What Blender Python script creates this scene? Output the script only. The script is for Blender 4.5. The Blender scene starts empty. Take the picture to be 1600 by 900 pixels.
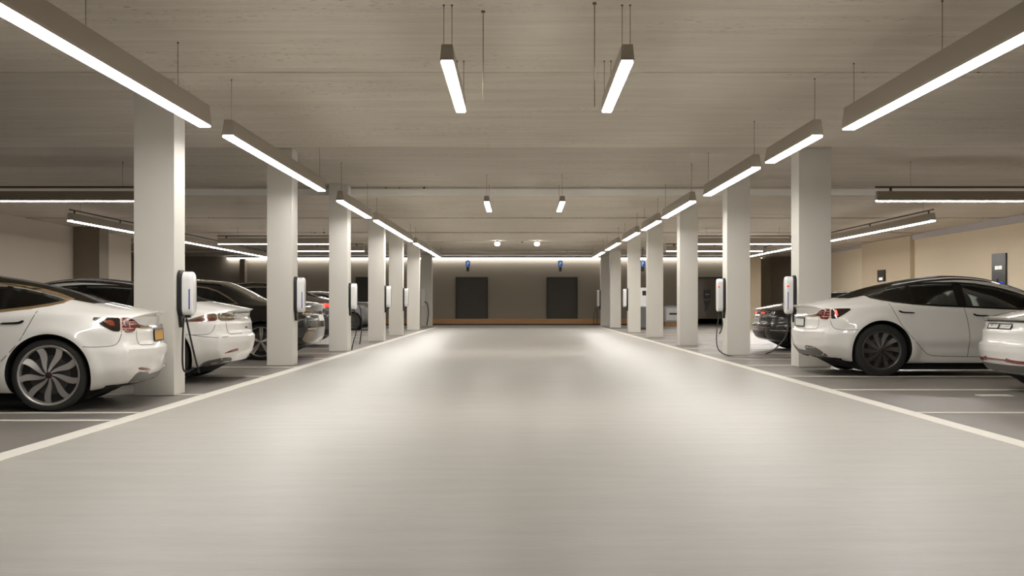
import bpy, bmesh, math, random
import numpy as np
from mathutils import Vector, Matrix
from mathutils.bvhtree import BVHTree
from mathutils.geometry import delaunay_2d_cdt
random.seed(7)
SC = bpy.context.scene
COL = SC.collection
F = 1800.0; VX = 805.0; VY = 474.0; CAMZ = 1.0     # focal length in px, vanishing point, eye height

# ------------------------------------------------------------------ materials
def lin(c):
    c = c / 255.0
    return c / 12.92 if c <= 0.04045 else ((c + 0.055) / 1.055) ** 2.4
def rgb(r, g, b): return (lin(r), lin(g), lin(b), 1.0)

def pmat(name, col, rough=0.5, metal=0.0, coat=0.0, spec=0.5, emit=None, estr=0.0, bump=0.0, bscale=60, var=0.0, vscale=8):
    m = bpy.data.materials.new(name); m.use_nodes = True
    nt = m.node_tree; b = nt.nodes['Principled BSDF']
    b.inputs['Base Color'].default_value = col
    b.inputs['Roughness'].default_value = rough
    b.inputs['Metallic'].default_value = metal
    b.inputs['Coat Weight'].default_value = coat
    b.inputs['Coat Roughness'].default_value = 0.04
    b.inputs['Specular IOR Level'].default_value = spec
    if emit:
        b.inputs['Emission Color'].default_value = emit
        b.inputs['Emission Strength'].default_value = estr
    tc = nt.nodes.new('ShaderNodeTexCoord')
    if var > 0:
        n = nt.nodes.new('ShaderNodeTexNoise'); n.inputs['Scale'].default_value = vscale; n.inputs['Detail'].default_value = 5
        nt.links.new(tc.outputs['Object'], n.inputs['Vector'])
        mx = nt.nodes.new('ShaderNodeMix'); mx.data_type = 'RGBA'
        mx.inputs['A'].default_value = tuple(x * (1 - var) for x in col[:3]) + (1,)
        mx.inputs['B'].default_value = tuple(min(1, x * (1 + var)) for x in col[:3]) + (1,)
        nt.links.new(n.outputs['Fac'], mx.inputs['Factor']); nt.links.new(mx.outputs['Result'], b.inputs['Base Color'])
    if bump > 0:
        n = nt.nodes.new('ShaderNodeTexNoise'); n.inputs['Scale'].default_value = bscale; n.inputs['Detail'].default_value = 4
        nt.links.new(tc.outputs['Object'], n.inputs['Vector'])
        bp = nt.nodes.new('ShaderNodeBump'); bp.inputs['Strength'].default_value = bump; bp.inputs['Distance'].default_value = 0.01
        nt.links.new(n.outputs['Fac'], bp.inputs['Height']); nt.links.new(bp.outputs['Normal'], b.inputs['Normal'])
    return m

def ceiling_mat(k=1.0):
    m = bpy.data.materials.new('board_marked_concrete'); m.use_nodes = True
    nt = m.node_tree; N = nt.nodes; K = nt.links; b = N['Principled BSDF']
    b.inputs['Roughness'].default_value = 0.85
    tc = N.new('ShaderNodeTexCoord')
    def noise(sx, sy, sc, det=6, rough=0.55):
        mp = N.new('ShaderNodeMapping'); mp.inputs['Scale'].default_value = (sx, sy, 1)
        K.new(tc.outputs['Object'], mp.inputs['Vector'])
        n = N.new('ShaderNodeTexNoise'); n.inputs['Scale'].default_value = sc; n.inputs['Detail'].default_value = det
        n.inputs['Roughness'].default_value = rough
        K.new(mp.outputs['Vector'], n.inputs['Vector']); return n
    streak = noise(0.12, 1.6, 3.0, 8, 0.65)
    fine = noise(0.5, 9, 3.0, 6, 0.7)
    blot = noise(1, 1, 0.5, 3)
    cr = N.new('ShaderNodeValToRGB'); e = cr.color_ramp.elements
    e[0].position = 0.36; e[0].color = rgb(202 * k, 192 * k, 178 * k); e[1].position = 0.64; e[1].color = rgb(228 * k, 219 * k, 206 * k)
    ad = N.new('ShaderNodeMath'); ad.operation = 'MULTIPLY_ADD'; ad.inputs[1].default_value = 0.35
    K.new(fine.outputs['Fac'], ad.inputs[0])
    ad2 = N.new('ShaderNodeMath'); ad2.operation = 'MULTIPLY'; ad2.inputs[1].default_value = 0.45
    K.new(streak.outputs['Fac'], ad2.inputs[0]); K.new(ad2.outputs[0], ad.inputs[2])
    ad3 = N.new('ShaderNodeMath'); ad3.operation = 'MULTIPLY_ADD'; ad3.inputs[1].default_value = 0.2
    K.new(blot.outputs['Fac'], ad3.inputs[0]); K.new(ad.outputs[0], ad3.inputs[2])
    K.new(ad3.outputs[0], cr.inputs['Fac'])
    # pits and pores gathered in bands across the slab
    pit = noise(2.6, 15, 3.2, 4, 0.6); band = noise(0.25, 1.0, 1.1, 3)
    pr = N.new('ShaderNodeValToRGB'); q = pr.color_ramp.elements
    q[0].position = 0.34; q[0].color = (1, 1, 1, 1); q[1].position = 0.38; q[1].color = (0, 0, 0, 1)
    K.new(pit.outputs['Fac'], pr.inputs['Fac'])
    br = N.new('ShaderNodeValToRGB'); w = br.color_ramp.elements
    w[0].position = 0.5; w[0].color = (0, 0, 0, 1); w[1].position = 0.6; w[1].color = (1, 1, 1, 1)
    K.new(band.outputs['Fac'], br.inputs['Fac'])
    mu = N.new('ShaderNodeMath'); mu.operation = 'MULTIPLY'
    K.new(pr.outputs['Color'], mu.inputs[0]); K.new(br.outputs['Color'], mu.inputs[1])
    mx = N.new('ShaderNodeMix'); mx.data_type = 'RGBA'; mx.inputs['B'].default_value = rgb(96, 82, 64)
    K.new(mu.outputs[0], mx.inputs['Factor']); K.new(cr.outputs['Color'], mx.inputs['A'])
    K.new(mx.outputs['Result'], b.inputs['Base Color'])
    bp = N.new('ShaderNodeBump'); bp.inputs['Strength'].default_value = 0.35; bp.inputs['Distance'].default_value = 0.02
    sb = N.new('ShaderNodeMath'); sb.operation = 'SUBTRACT'
    K.new(ad.outputs[0], sb.inputs[0]); K.new(mu.outputs[0], sb.inputs[1]); K.new(sb.outputs[0], bp.inputs['Height'])
    K.new(bp.outputs['Normal'], b.inputs['Normal'])
    return m

def floor_mat(name, c0, c1, r0, r1, bump, cstreak=1.0):
    m = bpy.data.materials.new(name); m.use_nodes = True
    nt = m.node_tree; N = nt.nodes; K = nt.links; b = N['Principled BSDF']
    tc = N.new('ShaderNodeTexCoord')
    def noise(sx, sy, sc, det=6):
        mp = N.new('ShaderNodeMapping'); mp.inputs['Scale'].default_value = (sx, sy, 1)
        K.new(tc.outputs['Object'], mp.inputs['Vector'])
        n = N.new('ShaderNodeTexNoise'); n.inputs['Scale'].default_value = sc; n.inputs['Detail'].default_value = det
        K.new(mp.outputs['Vector'], n.inputs['Vector']); return n
    a = noise(0.5, 3.2, 2.2, 4); f = noise(2.5, 22, 3.0, 5)
    s = N.new('ShaderNodeMath'); s.operation = 'MULTIPLY_ADD'; s.inputs[1].default_value = 0.4 * cstreak
    K.new(f.outputs['Fac'], s.inputs[0])
    s2 = N.new('ShaderNodeMath'); s2.operation = 'MULTIPLY'; s2.inputs[1].default_value = 0.6
    K.new(a.outputs['Fac'], s2.inputs[0]); K.new(s2.outputs[0], s.inputs[2])
    cr = N.new('ShaderNodeValToRGB'); e = cr.color_ramp.elements
    e[0].position = 0.35; e[0].color = c0; e[1].position = 0.65; e[1].color = c1
    K.new(s.outputs[0], cr.inputs['Fac']); K.new(cr.outputs['Color'], b.inputs['Base Color'])
    mr = N.new('ShaderNodeMapRange'); mr.inputs['To Min'].default_value = r0; mr.inputs['To Max'].default_value = r1
    K.new(a.outputs['Fac'], mr.inputs['Value']); K.new(mr.outputs['Result'], b.inputs['Roughness'])
    bp = N.new('ShaderNodeBump'); bp.inputs['Strength'].default_value = bump; bp.inputs['Distance'].default_value = 0.012
    K.new(s.outputs[0], bp.inputs['Height']); K.new(bp.outputs['Normal'], b.inputs['Normal'])
    b.inputs['Specular IOR Level'].default_value = 0.8
    return m

def wood_mat():
    m = bpy.data.materials.new('oak_board'); m.use_nodes = True
    nt = m.node_tree; N = nt.nodes; K = nt.links; b = N['Principled BSDF']
    tc = N.new('ShaderNodeTexCoord'); mp = N.new('ShaderNodeMapping'); mp.inputs['Scale'].default_value = (0.6, 4, 12)
    K.new(tc.outputs['Object'], mp.inputs['Vector'])
    n = N.new('ShaderNodeTexNoise'); n.inputs['Scale'].default_value = 2; n.inputs['Detail'].default_value = 6
    K.new(mp.outputs['Vector'], n.inputs['Vector'])
    cr = N.new('ShaderNodeValToRGB'); e = cr.color_ramp.elements
    e[0].color = rgb(150, 108, 66); e[1].color = rgb(200, 152, 100)
    K.new(n.outputs['Fac'], cr.inputs['Fac']); K.new(cr.outputs['Color'], b.inputs['Base Color'])
    b.inputs['Roughness'].default_value = 0.5
    return m

def glass_mat(name, tint, gloss=1.0):
    m = bpy.data.materials.new(name); m.use_nodes = True
    nt = m.node_tree; N = nt.nodes; K = nt.links; N.remove(N['Principled BSDF'])
    out = N['Material Output']; t = N.new('ShaderNodeBsdfTransparent'); t.inputs['Color'].default_value = tint
    g = N.new('ShaderNodeBsdfGlossy'); g.inputs['Roughness'].default_value = 0.03; g.inputs['Color'].default_value = (gloss, gloss, gloss, 1)
    fr = N.new('ShaderNodeFresnel'); fr.inputs['IOR'].default_value = 1.45
    mx = N.new('ShaderNodeMixShader'); K.new(fr.outputs[0], mx.inputs[0]); K.new(t.outputs[0], mx.inputs[1]); K.new(g.outputs[0], mx.inputs[2])
    K.new(mx.outputs[0], out.inputs['Surface'])
    return m

def black_glass(name, col, k, rough):
    m = bpy.data.materials.new(name); m.use_nodes = True
    nt = m.node_tree; N = nt.nodes; N.remove(N['Principled BSDF'])
    d = N.new('ShaderNodeBsdfDiffuse'); d.inputs['Color'].default_value = col
    g = N.new('ShaderNodeBsdfGlossy'); g.inputs['Roughness'].default_value = rough
    mx = N.new('ShaderNodeMixShader'); mx.inputs[0].default_value = k
    nt.links.new(d.outputs[0], mx.inputs[1]); nt.links.new(g.outputs[0], mx.inputs[2]); nt.links.new(mx.outputs[0], N['Material Output'].inputs['Surface'])
    return m
def emis(name, col, s):
    m = bpy.data.materials.new(name); m.use_nodes = True
    nt = m.node_tree; nt.nodes.remove(nt.nodes['Principled BSDF'])
    e = nt.nodes.new('ShaderNodeEmission'); e.inputs['Color'].default_value = col; e.inputs['Strength'].default_value = s
    nt.links.new(e.outputs[0], nt.nodes['Material Output'].inputs['Surface'])
    return m

LAMP = (1.0, 0.963, 0.918, 1)
M = dict(
    ceil=ceiling_mat(), ceil_shade=ceiling_mat(0.91),  # second ceiling tone is the same concrete, darkened to paint in shade
    aisle=floor_mat('polished_aisle_screed', rgb(163, 161, 154), rgb(180, 177, 169), 0.36, 0.46, 0.04),
    bay=floor_mat('grey_bay_concrete', rgb(88, 84, 79), rgb(128, 123, 116), 0.3, 0.5, 0.08, 1.4),
    line=pmat('white_line_paint', rgb(226, 222, 212), 0.45, var=0.05, vscale=20),
    pillar=pmat('painted_pillar', rgb(217, 214, 206), 0.6, bump=0.05, bscale=30, var=0.03, vscale=2),
    step=pmat('white_edge_paint', rgb(246, 244, 240), 0.5),
    wall_dark=pmat('taupe_wall_paint', rgb(140, 131, 118), 0.8, bump=0.08, bscale=20, var=0.05, vscale=0.7),
    wall_l=pmat('grey_beige_wall', rgb(190, 180, 166), 0.75, bump=0.05, var=0.04, vscale=0.6),
    wall_r=pmat('warm_beige_wall', rgb(243, 228, 202), 0.75, bump=0.05, var=0.03, vscale=0.6),
    wall_p=pmat('darker_beige_wall', rgb(220, 203, 176), 0.75, var=0.03),
    band=pmat('lilac_grey_band', rgb(200, 194, 194), 0.7),
    pier=pmat('brown_pier_paint', rgb(128, 117, 102), 0.75, var=0.05),
    door=pmat('charcoal_door', rgb(62, 59, 53), 0.6, var=0.06, vscale=3),
    doorframe=pmat('dark_door_frame', rgb(45, 42, 38), 0.55),
    wood=wood_mat(),
    housing=pmat('lamp_housing', rgb(160, 151, 137), 0.45, metal=0.25),
    rail=pmat('dark_track_rail', rgb(52, 46, 38), 0.5),
    wire=pmat('steel_wire', rgb(120, 104, 86), 0.4, metal=0.6),
    lamp=emis('lamp_diffuser', LAMP, 42.0),
    lamp2=emis('bay_lamp_diffuser', LAMP, 66.0),
    cove=emis('cove_diffuser', LAMP, 10.0),
    spot=emis('spot_lens', LAMP, 12.0),
    black=pmat('black_plastic', rgb(16, 16, 16), 0.4),
    rubber=pmat('tyre_rubber', rgb(36, 35, 33), 0.75, bump=0.1, bscale=40),
    white_pl=pmat('white_gloss_plastic', rgb(240, 240, 240), 0.2, coat=0.6),
    blue=pmat('blue_light_bar', rgb(30, 62, 128), 0.3, emit=rgb(25, 70, 180), estr=0.15),
    redled=pmat('red_status_led', rgb(190, 40, 20), 0.3, emit=rgb(230, 50, 20), estr=1.0),
    cable=pmat('black_cable', rgb(20, 19, 19), 0.5),
    white=pmat('white_car_paint', rgb(232, 230, 225), 0.28, coat=1.0),
    blk=pmat('black_car_paint', rgb(19, 18, 17), 0.22, coat=1.0),
    dgrey=pmat('dark_grey_car_paint', rgb(58, 56, 53), 0.28, metal=0.3, coat=1.0),
    grey=pmat('grey_car_paint', rgb(104, 104, 104), 0.3, metal=0.3, coat=1.0),
    well=pmat('wheel_well_black', rgb(10, 10, 10), 0.9),
    cabin=pmat('dark_cabin', rgb(22, 25, 27), 0.8),
    seat=pmat('dark_seat_fabric', rgb(30, 38, 42), 0.7),
    glass=glass_mat('tinted_side_glass', (0.80, 0.86, 0.89, 1)),
    roofglass=black_glass('black_roof_glass', rgb(38, 34, 27), 0.07, 0.12),
    darkglass=pmat('black_window_glass', rgb(8, 11, 13), 0.05, coat=1.0),
    quarter=pmat('smoked_rear_glass', rgb(120, 108, 90), 0.12, coat=1.0),
    gold=pmat('satin_gold_trim', rgb(176, 150, 112), 0.3, metal=0.7),
    chrome=pmat('chrome_trim', rgb(190, 178, 160), 0.2, metal=0.9),
    trim=pmat('black_trim', rgb(12, 12, 12), 0.25),
    seam=pmat('panel_gap', rgb(95, 92, 88), 0.7),
    seamd=pmat('dark_panel_gap', rgb(5, 5, 5), 0.7),
    diff=pmat('grey_lower_bumper', rgb(105, 103, 99), 0.45),
    lens=pmat('dark_lens', rgb(25, 10, 8), 0.08, coat=1.0),
    lensr=pmat('red_brown_lens', rgb(92, 28, 21), 0.12, coat=1.0),
    lenso=pmat('amber_lens', rgb(126, 58, 28), 0.15, coat=1.0),
    lensp=pmat('pale_pink_lens_edge', rgb(205, 160, 150), 0.2),
    lenslit=pmat('lit_red_lens', rgb(190, 30, 15), 0.2, emit=(1.0, 0.04, 0.015, 1), estr=1.6),
    lensc=pmat('clear_smoke_lens', rgb(120, 106, 88), 0.12, metal=0.4, coat=1.0),
    refl=pmat('red_reflector', rgb(120, 28, 20), 0.2, coat=1.0),
    alloy=pmat('machined_alloy', rgb(168, 165, 162), 0.36, metal=0.5),
    alloyd=pmat('dark_alloy', rgb(86, 84, 81), 0.4, metal=0.5),
    silver=pmat('bright_alloy', rgb(205, 203, 198), 0.25, metal=0.85),
    barrel=pmat('rim_barrel_black', rgb(13, 13, 13), 0.5),
    disc=pmat('brake_disc_steel', rgb(80, 78, 75), 0.4, metal=0.8),
    plate=pmat('white_number_plate', rgb(215, 215, 210), 0.4),
    platey=pmat('yellow_number_plate', rgb(205, 150, 50), 0.4),
    panel=pmat('dark_control_panel', rgb(42, 35, 29), 0.3),
    screen=emis('lit_panel_screen', (1, 0.95, 0.85, 1), 1.0),
    bluelit=emis('lit_blue_button', (0.02, 0.12, 0.9, 1), 1.2),
    signblue=pmat('blue_sign_face', rgb(28, 92, 165), 0.4, emit=rgb(30, 100, 190), estr=0.35),
    signwhite=pmat('sign_white', rgb(235, 238, 242), 0.4, emit=(1, 1, 1, 1), estr=0.3),
    cab=pmat('silver_cabinet_metal', rgb(186, 188, 190), 0.4, metal=0.2),
    winglass=pmat('dark_reflective_glazing', rgb(84, 80, 76), 0.12, coat=1.0),
)

# ------------------------------------------------------------------ mesh helpers
def link_mesh(name, verts, faces, mat, parent=None, loc=None, smooth=False, mats=None):
    me = bpy.data.meshes.new(name); me.from_pydata([tuple(v) for v in verts], [], faces); me.update()
    o = bpy.data.objects.new(name, me); COL.objects.link(o)
    for mm in (mats or [mat]): me.materials.append(mm)
    if smooth: me.polygons.foreach_set('use_smooth', [True] * len(me.polygons))
    if parent: o.parent = parent
    if loc: o.location = loc
    return o

def bm_obj(name, bm, mat, parent=None, loc=None, smooth=False):
    me = bpy.data.meshes.new(name); bmesh.ops.recalc_face_normals(bm, faces=bm.faces); bm.to_mesh(me); bm.free()
    o = bpy.data.objects.new(name, me); COL.objects.link(o); me.materials.append(mat)
    if smooth:
        me.polygons.foreach_set('use_smooth', [True] * len(me.polygons))
        try: me.set_sharp_from_angle(angle=math.radians(40))
        except Exception: pass
    if parent: o.parent = parent
    if loc: o.location = loc
    return o

def bx(bm, x0, x1, y0, y1, z0, z1, bev=0.0):
    r = bmesh.ops.create_cube(bm, size=1.0)
    vs = r['verts']
    for v in vs:
        v.co = Vector((x0 + (v.co.x + .5) * (x1 - x0), y0 + (v.co.y + .5) * (y1 - y0), z0 + (v.co.z + .5) * (z1 - z0)))
    if bev > 0:
        es = list({e for v in vs for e in v.link_edges})
        bmesh.ops.bevel(bm, geom=es, offset=bev, segments=2, affect='EDGES', profile=0.5)
def box(name, x0, x1, y0, y1, z0, z1, mat, parent=None, bev=0.0, loc=None):
    bm = bmesh.new(); bx(bm, x0, x1, y0, y1, z0, z1, bev); return bm_obj(name, bm, mat, parent, loc)

def tube(bm, pts, r, n=8):
    pts = [Vector(p) for p in pts]; rings = []
    up = Vector((0.13, 0.31, 0.94)).normalized()
    for i, p in enumerate(pts):
        d = (pts[min(i + 1, len(pts) - 1)] - pts[max(i - 1, 0)]).normalized()
        a = d.cross(up)
        if a.length < 0.2: a = d.cross(Vector((1, 0, 0)))
        a.normalize(); b2 = d.cross(a)
        rings.append([bm.verts.new(p + r * (math.cos(2 * math.pi * k / n) * a + math.sin(2 * math.pi * k / n) * b2)) for k in range(n)])
    for i in range(len(rings) - 1):
        for k in range(n):
            bm.faces.new([rings[i][k], rings[i][(k + 1) % n], rings[i + 1][(k + 1) % n], rings[i + 1][k]])
    bm.faces.new(rings[0]); bm.faces.new(rings[-1][::-1])

def smooth_path(pts, n=8):
    P = [Vector(p) for p in pts]; out = []
    for i in range(len(P) - 1):
        p0 = P[max(i - 1, 0)]; p1 = P[i]; p2 = P[i + 1]; p3 = P[min(i + 2, len(P) - 1)]
        for k in range(n):
            t = k / n
            out.append(0.5 * ((2 * p1) + (-p0 + p2) * t + (2 * p0 - 5 * p1 + 4 * p2 - p3) * t * t + (-p0 + 3 * p1 - 3 * p2 + p3) * t ** 3))
    out.append(P[-1]); return out

def lathe_y(bm, prof, n=48):      # prof: (r, y) closed loop turned about the Y axis
    rings = []
    for k in range(n):
        a = 2 * math.pi * k / n
        rings.append([bm.verts.new((r * math.cos(a), y, r * math.sin(a))) for r, y in prof])
    m = len(prof)
    for k in range(n):
        A, B = rings[k], rings[(k + 1) % n]
        for j in range(m):
            bm.faces.new([A[j], A[(j + 1) % m], B[(j + 1) % m], B[j]])

def empty(name, loc, rz=0.0, scale=1.0):
    o = bpy.data.objects.new(name, None); COL.objects.link(o); o.location = loc
    o.rotation_euler = (0, 0, rz); o.scale = (scale,) * 3 if not hasattr(scale, '__len__') else scale
    o.empty_display_size = 0.2
    return o
def tag(o, label, cat, group=None):
    o['label'] = label; o['category'] = cat; o['kind'] = 'thing'
    if group: o['group'] = group
    return o
def struct(o): o['kind'] = 'structure'; return o

def X(px, D): return (px - VX) * D / F
def Z(py, D): return CAMZ - (py - VY) * D / F

# ------------------------------------------------------------------ camera
cam = bpy.data.cameras.new('camera'); co = bpy.data.objects.new('camera', cam); COL.objects.link(co)
co.location = (0, 0, CAMZ); co.rotation_euler = (math.pi / 2, 0, 0)
cam.sensor_width = 36; cam.lens = F / 1600 * 36; cam.shift_x = -(VX - 800) / 1600; cam.shift_y = (VY - 450) / 1600
cam.clip_end = 200
SC.camera = co
w = bpy.data.worlds.new('world'); SC.world = w; w.use_nodes = True
w.node_tree.nodes['Background'].inputs['Color'].default_value = (0.9, 0.85, 0.75, 1)
w.node_tree.nodes['Background'].inputs['Strength'].default_value = 0.02
SC.view_settings.view_transform = 'Standard'; SC.view_settings.look = 'None'
SC.view_settings.exposure = 0.0; SC.view_settings.gamma = 1.0; SC.view_settings.use_curve_mapping = False

# ------------------------------------------------------------------ room
YB = 52.9; Y0 = -7.0; WX = 13.2; XL, XR = -3.27, 3.53; HC = 3.44
struct(box('floor', -17.4, WX + 0.2, Y0, YB + 0.2, -0.3, -0.004, M['bay']))
fl = struct(box('floor.001', XL, XR, Y0, 49.6, -0.05, 0.0, M['aisle']))
struct(box('floor.002', -4.6, 4.9, 49.6, YB, -0.05, 0.0, M['aisle']))
# ceiling slabs step down away from the eye
zones = [(Y0, 12.15, HC), (12.19, 18.0, HC), (18.0, 24.6, HC + .05), (24.6, 31.0, 3.31), (31.08, 37.0, 3.29), (37.1, 42.2, 3.26), (42.2, 48.7, 3.22), (48.7, YB + .2, 3.16)]
for i, (a, b, z) in enumerate(zones):
    struct(box('ceiling' if i == 0 else 'ceiling.%03d' % i, -17.4, WX + 0.2, a, b, z, 3.8, M['ceil_shade' if i in (2,) else 'ceil']))
struct(box('trim_3', -WX, WX, 24.57, 24.602, 3.308, HC + .0, M['step']))
struct(box('ceiling.011', -17.4, WX + .2, 31.0, 37.2, 3.36, 3.79, M['wall_dark']))
struct(box('ceiling.010', -17.4, WX + .2, 12.0, 18.0, HC + .03, 3.79, M['ceil']))
struct(box('wall_back', -17.4, WX + .2, YB, YB + .2, 0, 3.3, M['wall_dark']))
struct(box('wall_right', WX, WX + .2, Y0, YB, 0, 3.5, M['wall_r']))
struct(box('wall_left', -WX - .2, -WX, Y0, 39.6, 0, 3.5, M['wall_l']))
struct(box('wall_left_return', -17.4, -WX - .2, 39.4, 39.6, 0, 3.4, M['wall_l']))
struct(box('wall_left_far', -17.4, -17.2, 39.6, YB, 0, 3.4, M['wall_dark']))
struct(box('wall_front', -WX, WX, Y0 - .2, Y0, 0, 3.5, M['wall_l']))
struct(box('trim_1', WX - .06, WX, Y0, YB, 3.11, 3.30, M['band']))
struct(box('wall_right_pilaster', WX - .14, WX, 38.1, 43.4, 0, 3.24, M['wall_p']))
struct(box('wall_left_pier', -WX, -12.42, 34.4, 35.2, 0, 3.285, M['pier']))
struct(box('wall_right_pier', X(1150, 49), X(1189, 49), 49, 50.4, 0, 3.15, M['wall_p']))
struct(box('wall_back_pier', X(1189, 52), X(1206, 52), 52.2, YB, 0, 3.04, M['pier']))
struct(box('wall_back_pier_left', X(371, 52), X(379, 52), 52.4, YB, 0, 3.04, M['pier']))
struct(box('baseboard_back', -13.2, 11.2, YB - .05, YB, .06, Z(498, YB), M['wood']))
struct(box('trim_2', -13.2, 11.2, YB - .08, YB, 0, .06, M['doorframe']))

def door_on_back(n, px0, px1, py0, py1, glass=False):
    x0, x1, z1, z0 = X(px0, YB), X(px1, YB), Z(py0, YB), Z(py1, YB)
    d = struct(empty('door_%d' % n, (0, 0, 0)))
    box('door_leaf', x0 + .06, x1 - .06, YB - .05, YB - .004, z0, z1 - .06, M['winglass'] if glass else M['door'], d, 0.004)
    bm = bmesh.new()
    bx(bm, x0, x0 + .06, YB - .08, YB - .003, z0, z1); bx(bm, x1 - .06, x1, YB - .08, YB - .003, z0, z1)
    bx(bm, x0 + .06, x1 - .06, YB - .08, YB - .003, z1 - .06, z1)
    bm_obj('door_frame', bm, M['doorframe'], d)
    return d
door_on_back(1, 712, 762.5, 433, 498)
door_on_back(2, 854, 902.5, 433, 498)
door_on_back(3, 1086, 1136, 433, 507, True)
door_on_back(4, 556, 580, 433, 498)

# painted lines
def fline(n, x0, x1, y0, y1):
    struct(box('trim_%d' % n, x0, x1, y0, y1, -0.003, 0.003, M['line']))
fline(10, XL - .16, XL + .01, Y0, 49.6); fline(11, XR - .01, XR + .15, Y0, 49.6)
k = 20
for py in (657, 645, 616.5, 588, 573.5, 560, 552, 545, 538, 531, 526, 521.5, 517.5, 514.5):
    D = F / (py - VY); fline(k, -8.6, XL - .16, D - .04, D + .045); k += 1
for py in (645, 609, 588, 571, 561, 552, 545, 538, 532, 527, 522, 518, 515):
    D = F / (py - VY); fline(k, XR + .15, 9.0, D - .04, D + .045); k += 1
struct(box('trim_60', X(1530, 12.5), X(1580, 12.5), 12.42, 12.62, -.003, .003, M['line']))

# ------------------------------------------------------------------ pillars
def pillar(x_face, D, w, dep, side, label):
    z = [q[2] for q in zones if q[0] - .11 <= D + dep * .5][-1]
    cx = x_face + side * w / 2
    o = empty('concrete_pillar', (cx, D + dep / 2, 0))
    box('shaft', -w / 2, w / 2, -dep / 2, dep / 2, 0, z, M['pillar'], o, 0.006)
    tag(o, label, 'pillar', 'square pillars along the aisle')
    return o
LC = [(-3.70, 12.5, .44, .41), (-3.58, 18.5, .41, .46), (-3.50, 24.05, .39, .5), (-3.45, 30.3, .42, .4), (-3.50, 35.8, .43, .42), (-3.60, 43.2, .46, .42), (-3.70, 51.2, .5, .45)]
RC = [(4.45, 18.08, .51, .5), (4.10, 22.3, .45, .48), (3.90, 27.3, .43, .5), (3.88, 33.7, .45, .45), (3.88, 39.5, .42, .42), (3.92, 47.6, .45, .45), (3.86, 51.9, .45, .45)]
LL = ['large pale square pillar directly behind the bumper of the silver-wheeled white sedan',
      'pale square pillar between the white liftback and the black saloon with a silver wheel',
      'pale square pillar just beyond the dark car with the lit red tail light',
      'pale pillar standing fourth from the camera on the black saloon side of the aisle',
      'pale pillar standing fifth from the camera on the black saloon side of the aisle',
      'pale pillar standing sixth from the camera on the black saloon side, without any charger',
      'last pale pillar against the taupe end wall carrying a thin white charger and hanging cable']
RL = ['large pale square pillar behind the tail of the white sedan with black wheels',
      'pale square pillar whose wall charger trails a long black cable onto the floor',
      'pale square pillar in front of the dark glazed opening, without a charger',
      'pale square pillar beside the low silver cabinet, between cabinet and charging pedestal',
      'pale pillar with a white charger, just in front of the white charging pedestal',
      'pale pillar next to last before the end wall, opposite side from the liftback',
      'pale pillar at the end wall beside the charger with the straight hanging cable']
for (a, l) in zip(LC, LL): pillar(a[0], a[1], a[2], a[3], -1, l)
for (a, l) in zip(RC, RL): pillar(a[0], a[1], a[2], a[3], 1, l)

# ------------------------------------------------------------------ chargers
def rounded(w, h, r, n=8, taper=0.0):
    pts = []
    for cx, cz, a0 in ((w / 2 - r, h / 2 - r, 0), (-w / 2 + r, h / 2 - r, 90), (-w / 2 + r, -h / 2 + r, 180), (w / 2 - r, -h / 2 + r, 270)):
        for k in range(n + 1):
            a = math.radians(a0 + 90 * k / n); pts.append((cx + r * math.cos(a), cz + r * math.sin(a)))
    return pts
def prism_x(bm, pts, x0, x1, bev=0.0, seg=4):     # outline in (y, z), thickness along x, rounded at the x1 side
    prof = [(x0, 1.0)]
    if bev > 0:
        for k in range(seg + 1):
            a = math.pi / 2 * k / seg; prof.append((x1 - (x1 - x0) / abs(x1 - x0) * bev * (1 - math.sin(a)), bev * (1 - math.cos(a))))
    else: prof.append((x1, 0.0))
    rings = []
    w = max(abs(p[0]) for p in pts); h = max(abs(p[1]) for p in pts)
    for i, (xx, ins) in enumerate(prof):
        ins = 0.0 if i == 0 else ins
        rings.append([bm.verts.new((xx, p[0] * (1 - ins / w), p[1] * (1 - ins / h))) for p in pts])
    n = len(pts)
    for i in range(len(rings) - 1):
        for k2 in range(n):
            bm.faces.new([rings[i][k2], rings[i][(k2 + 1) % n], rings[i + 1][(k2 + 1) % n], rings[i + 1][k2]])
    bm.faces.new(rings[0]); bm.faces.new(rings[-1])

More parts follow.
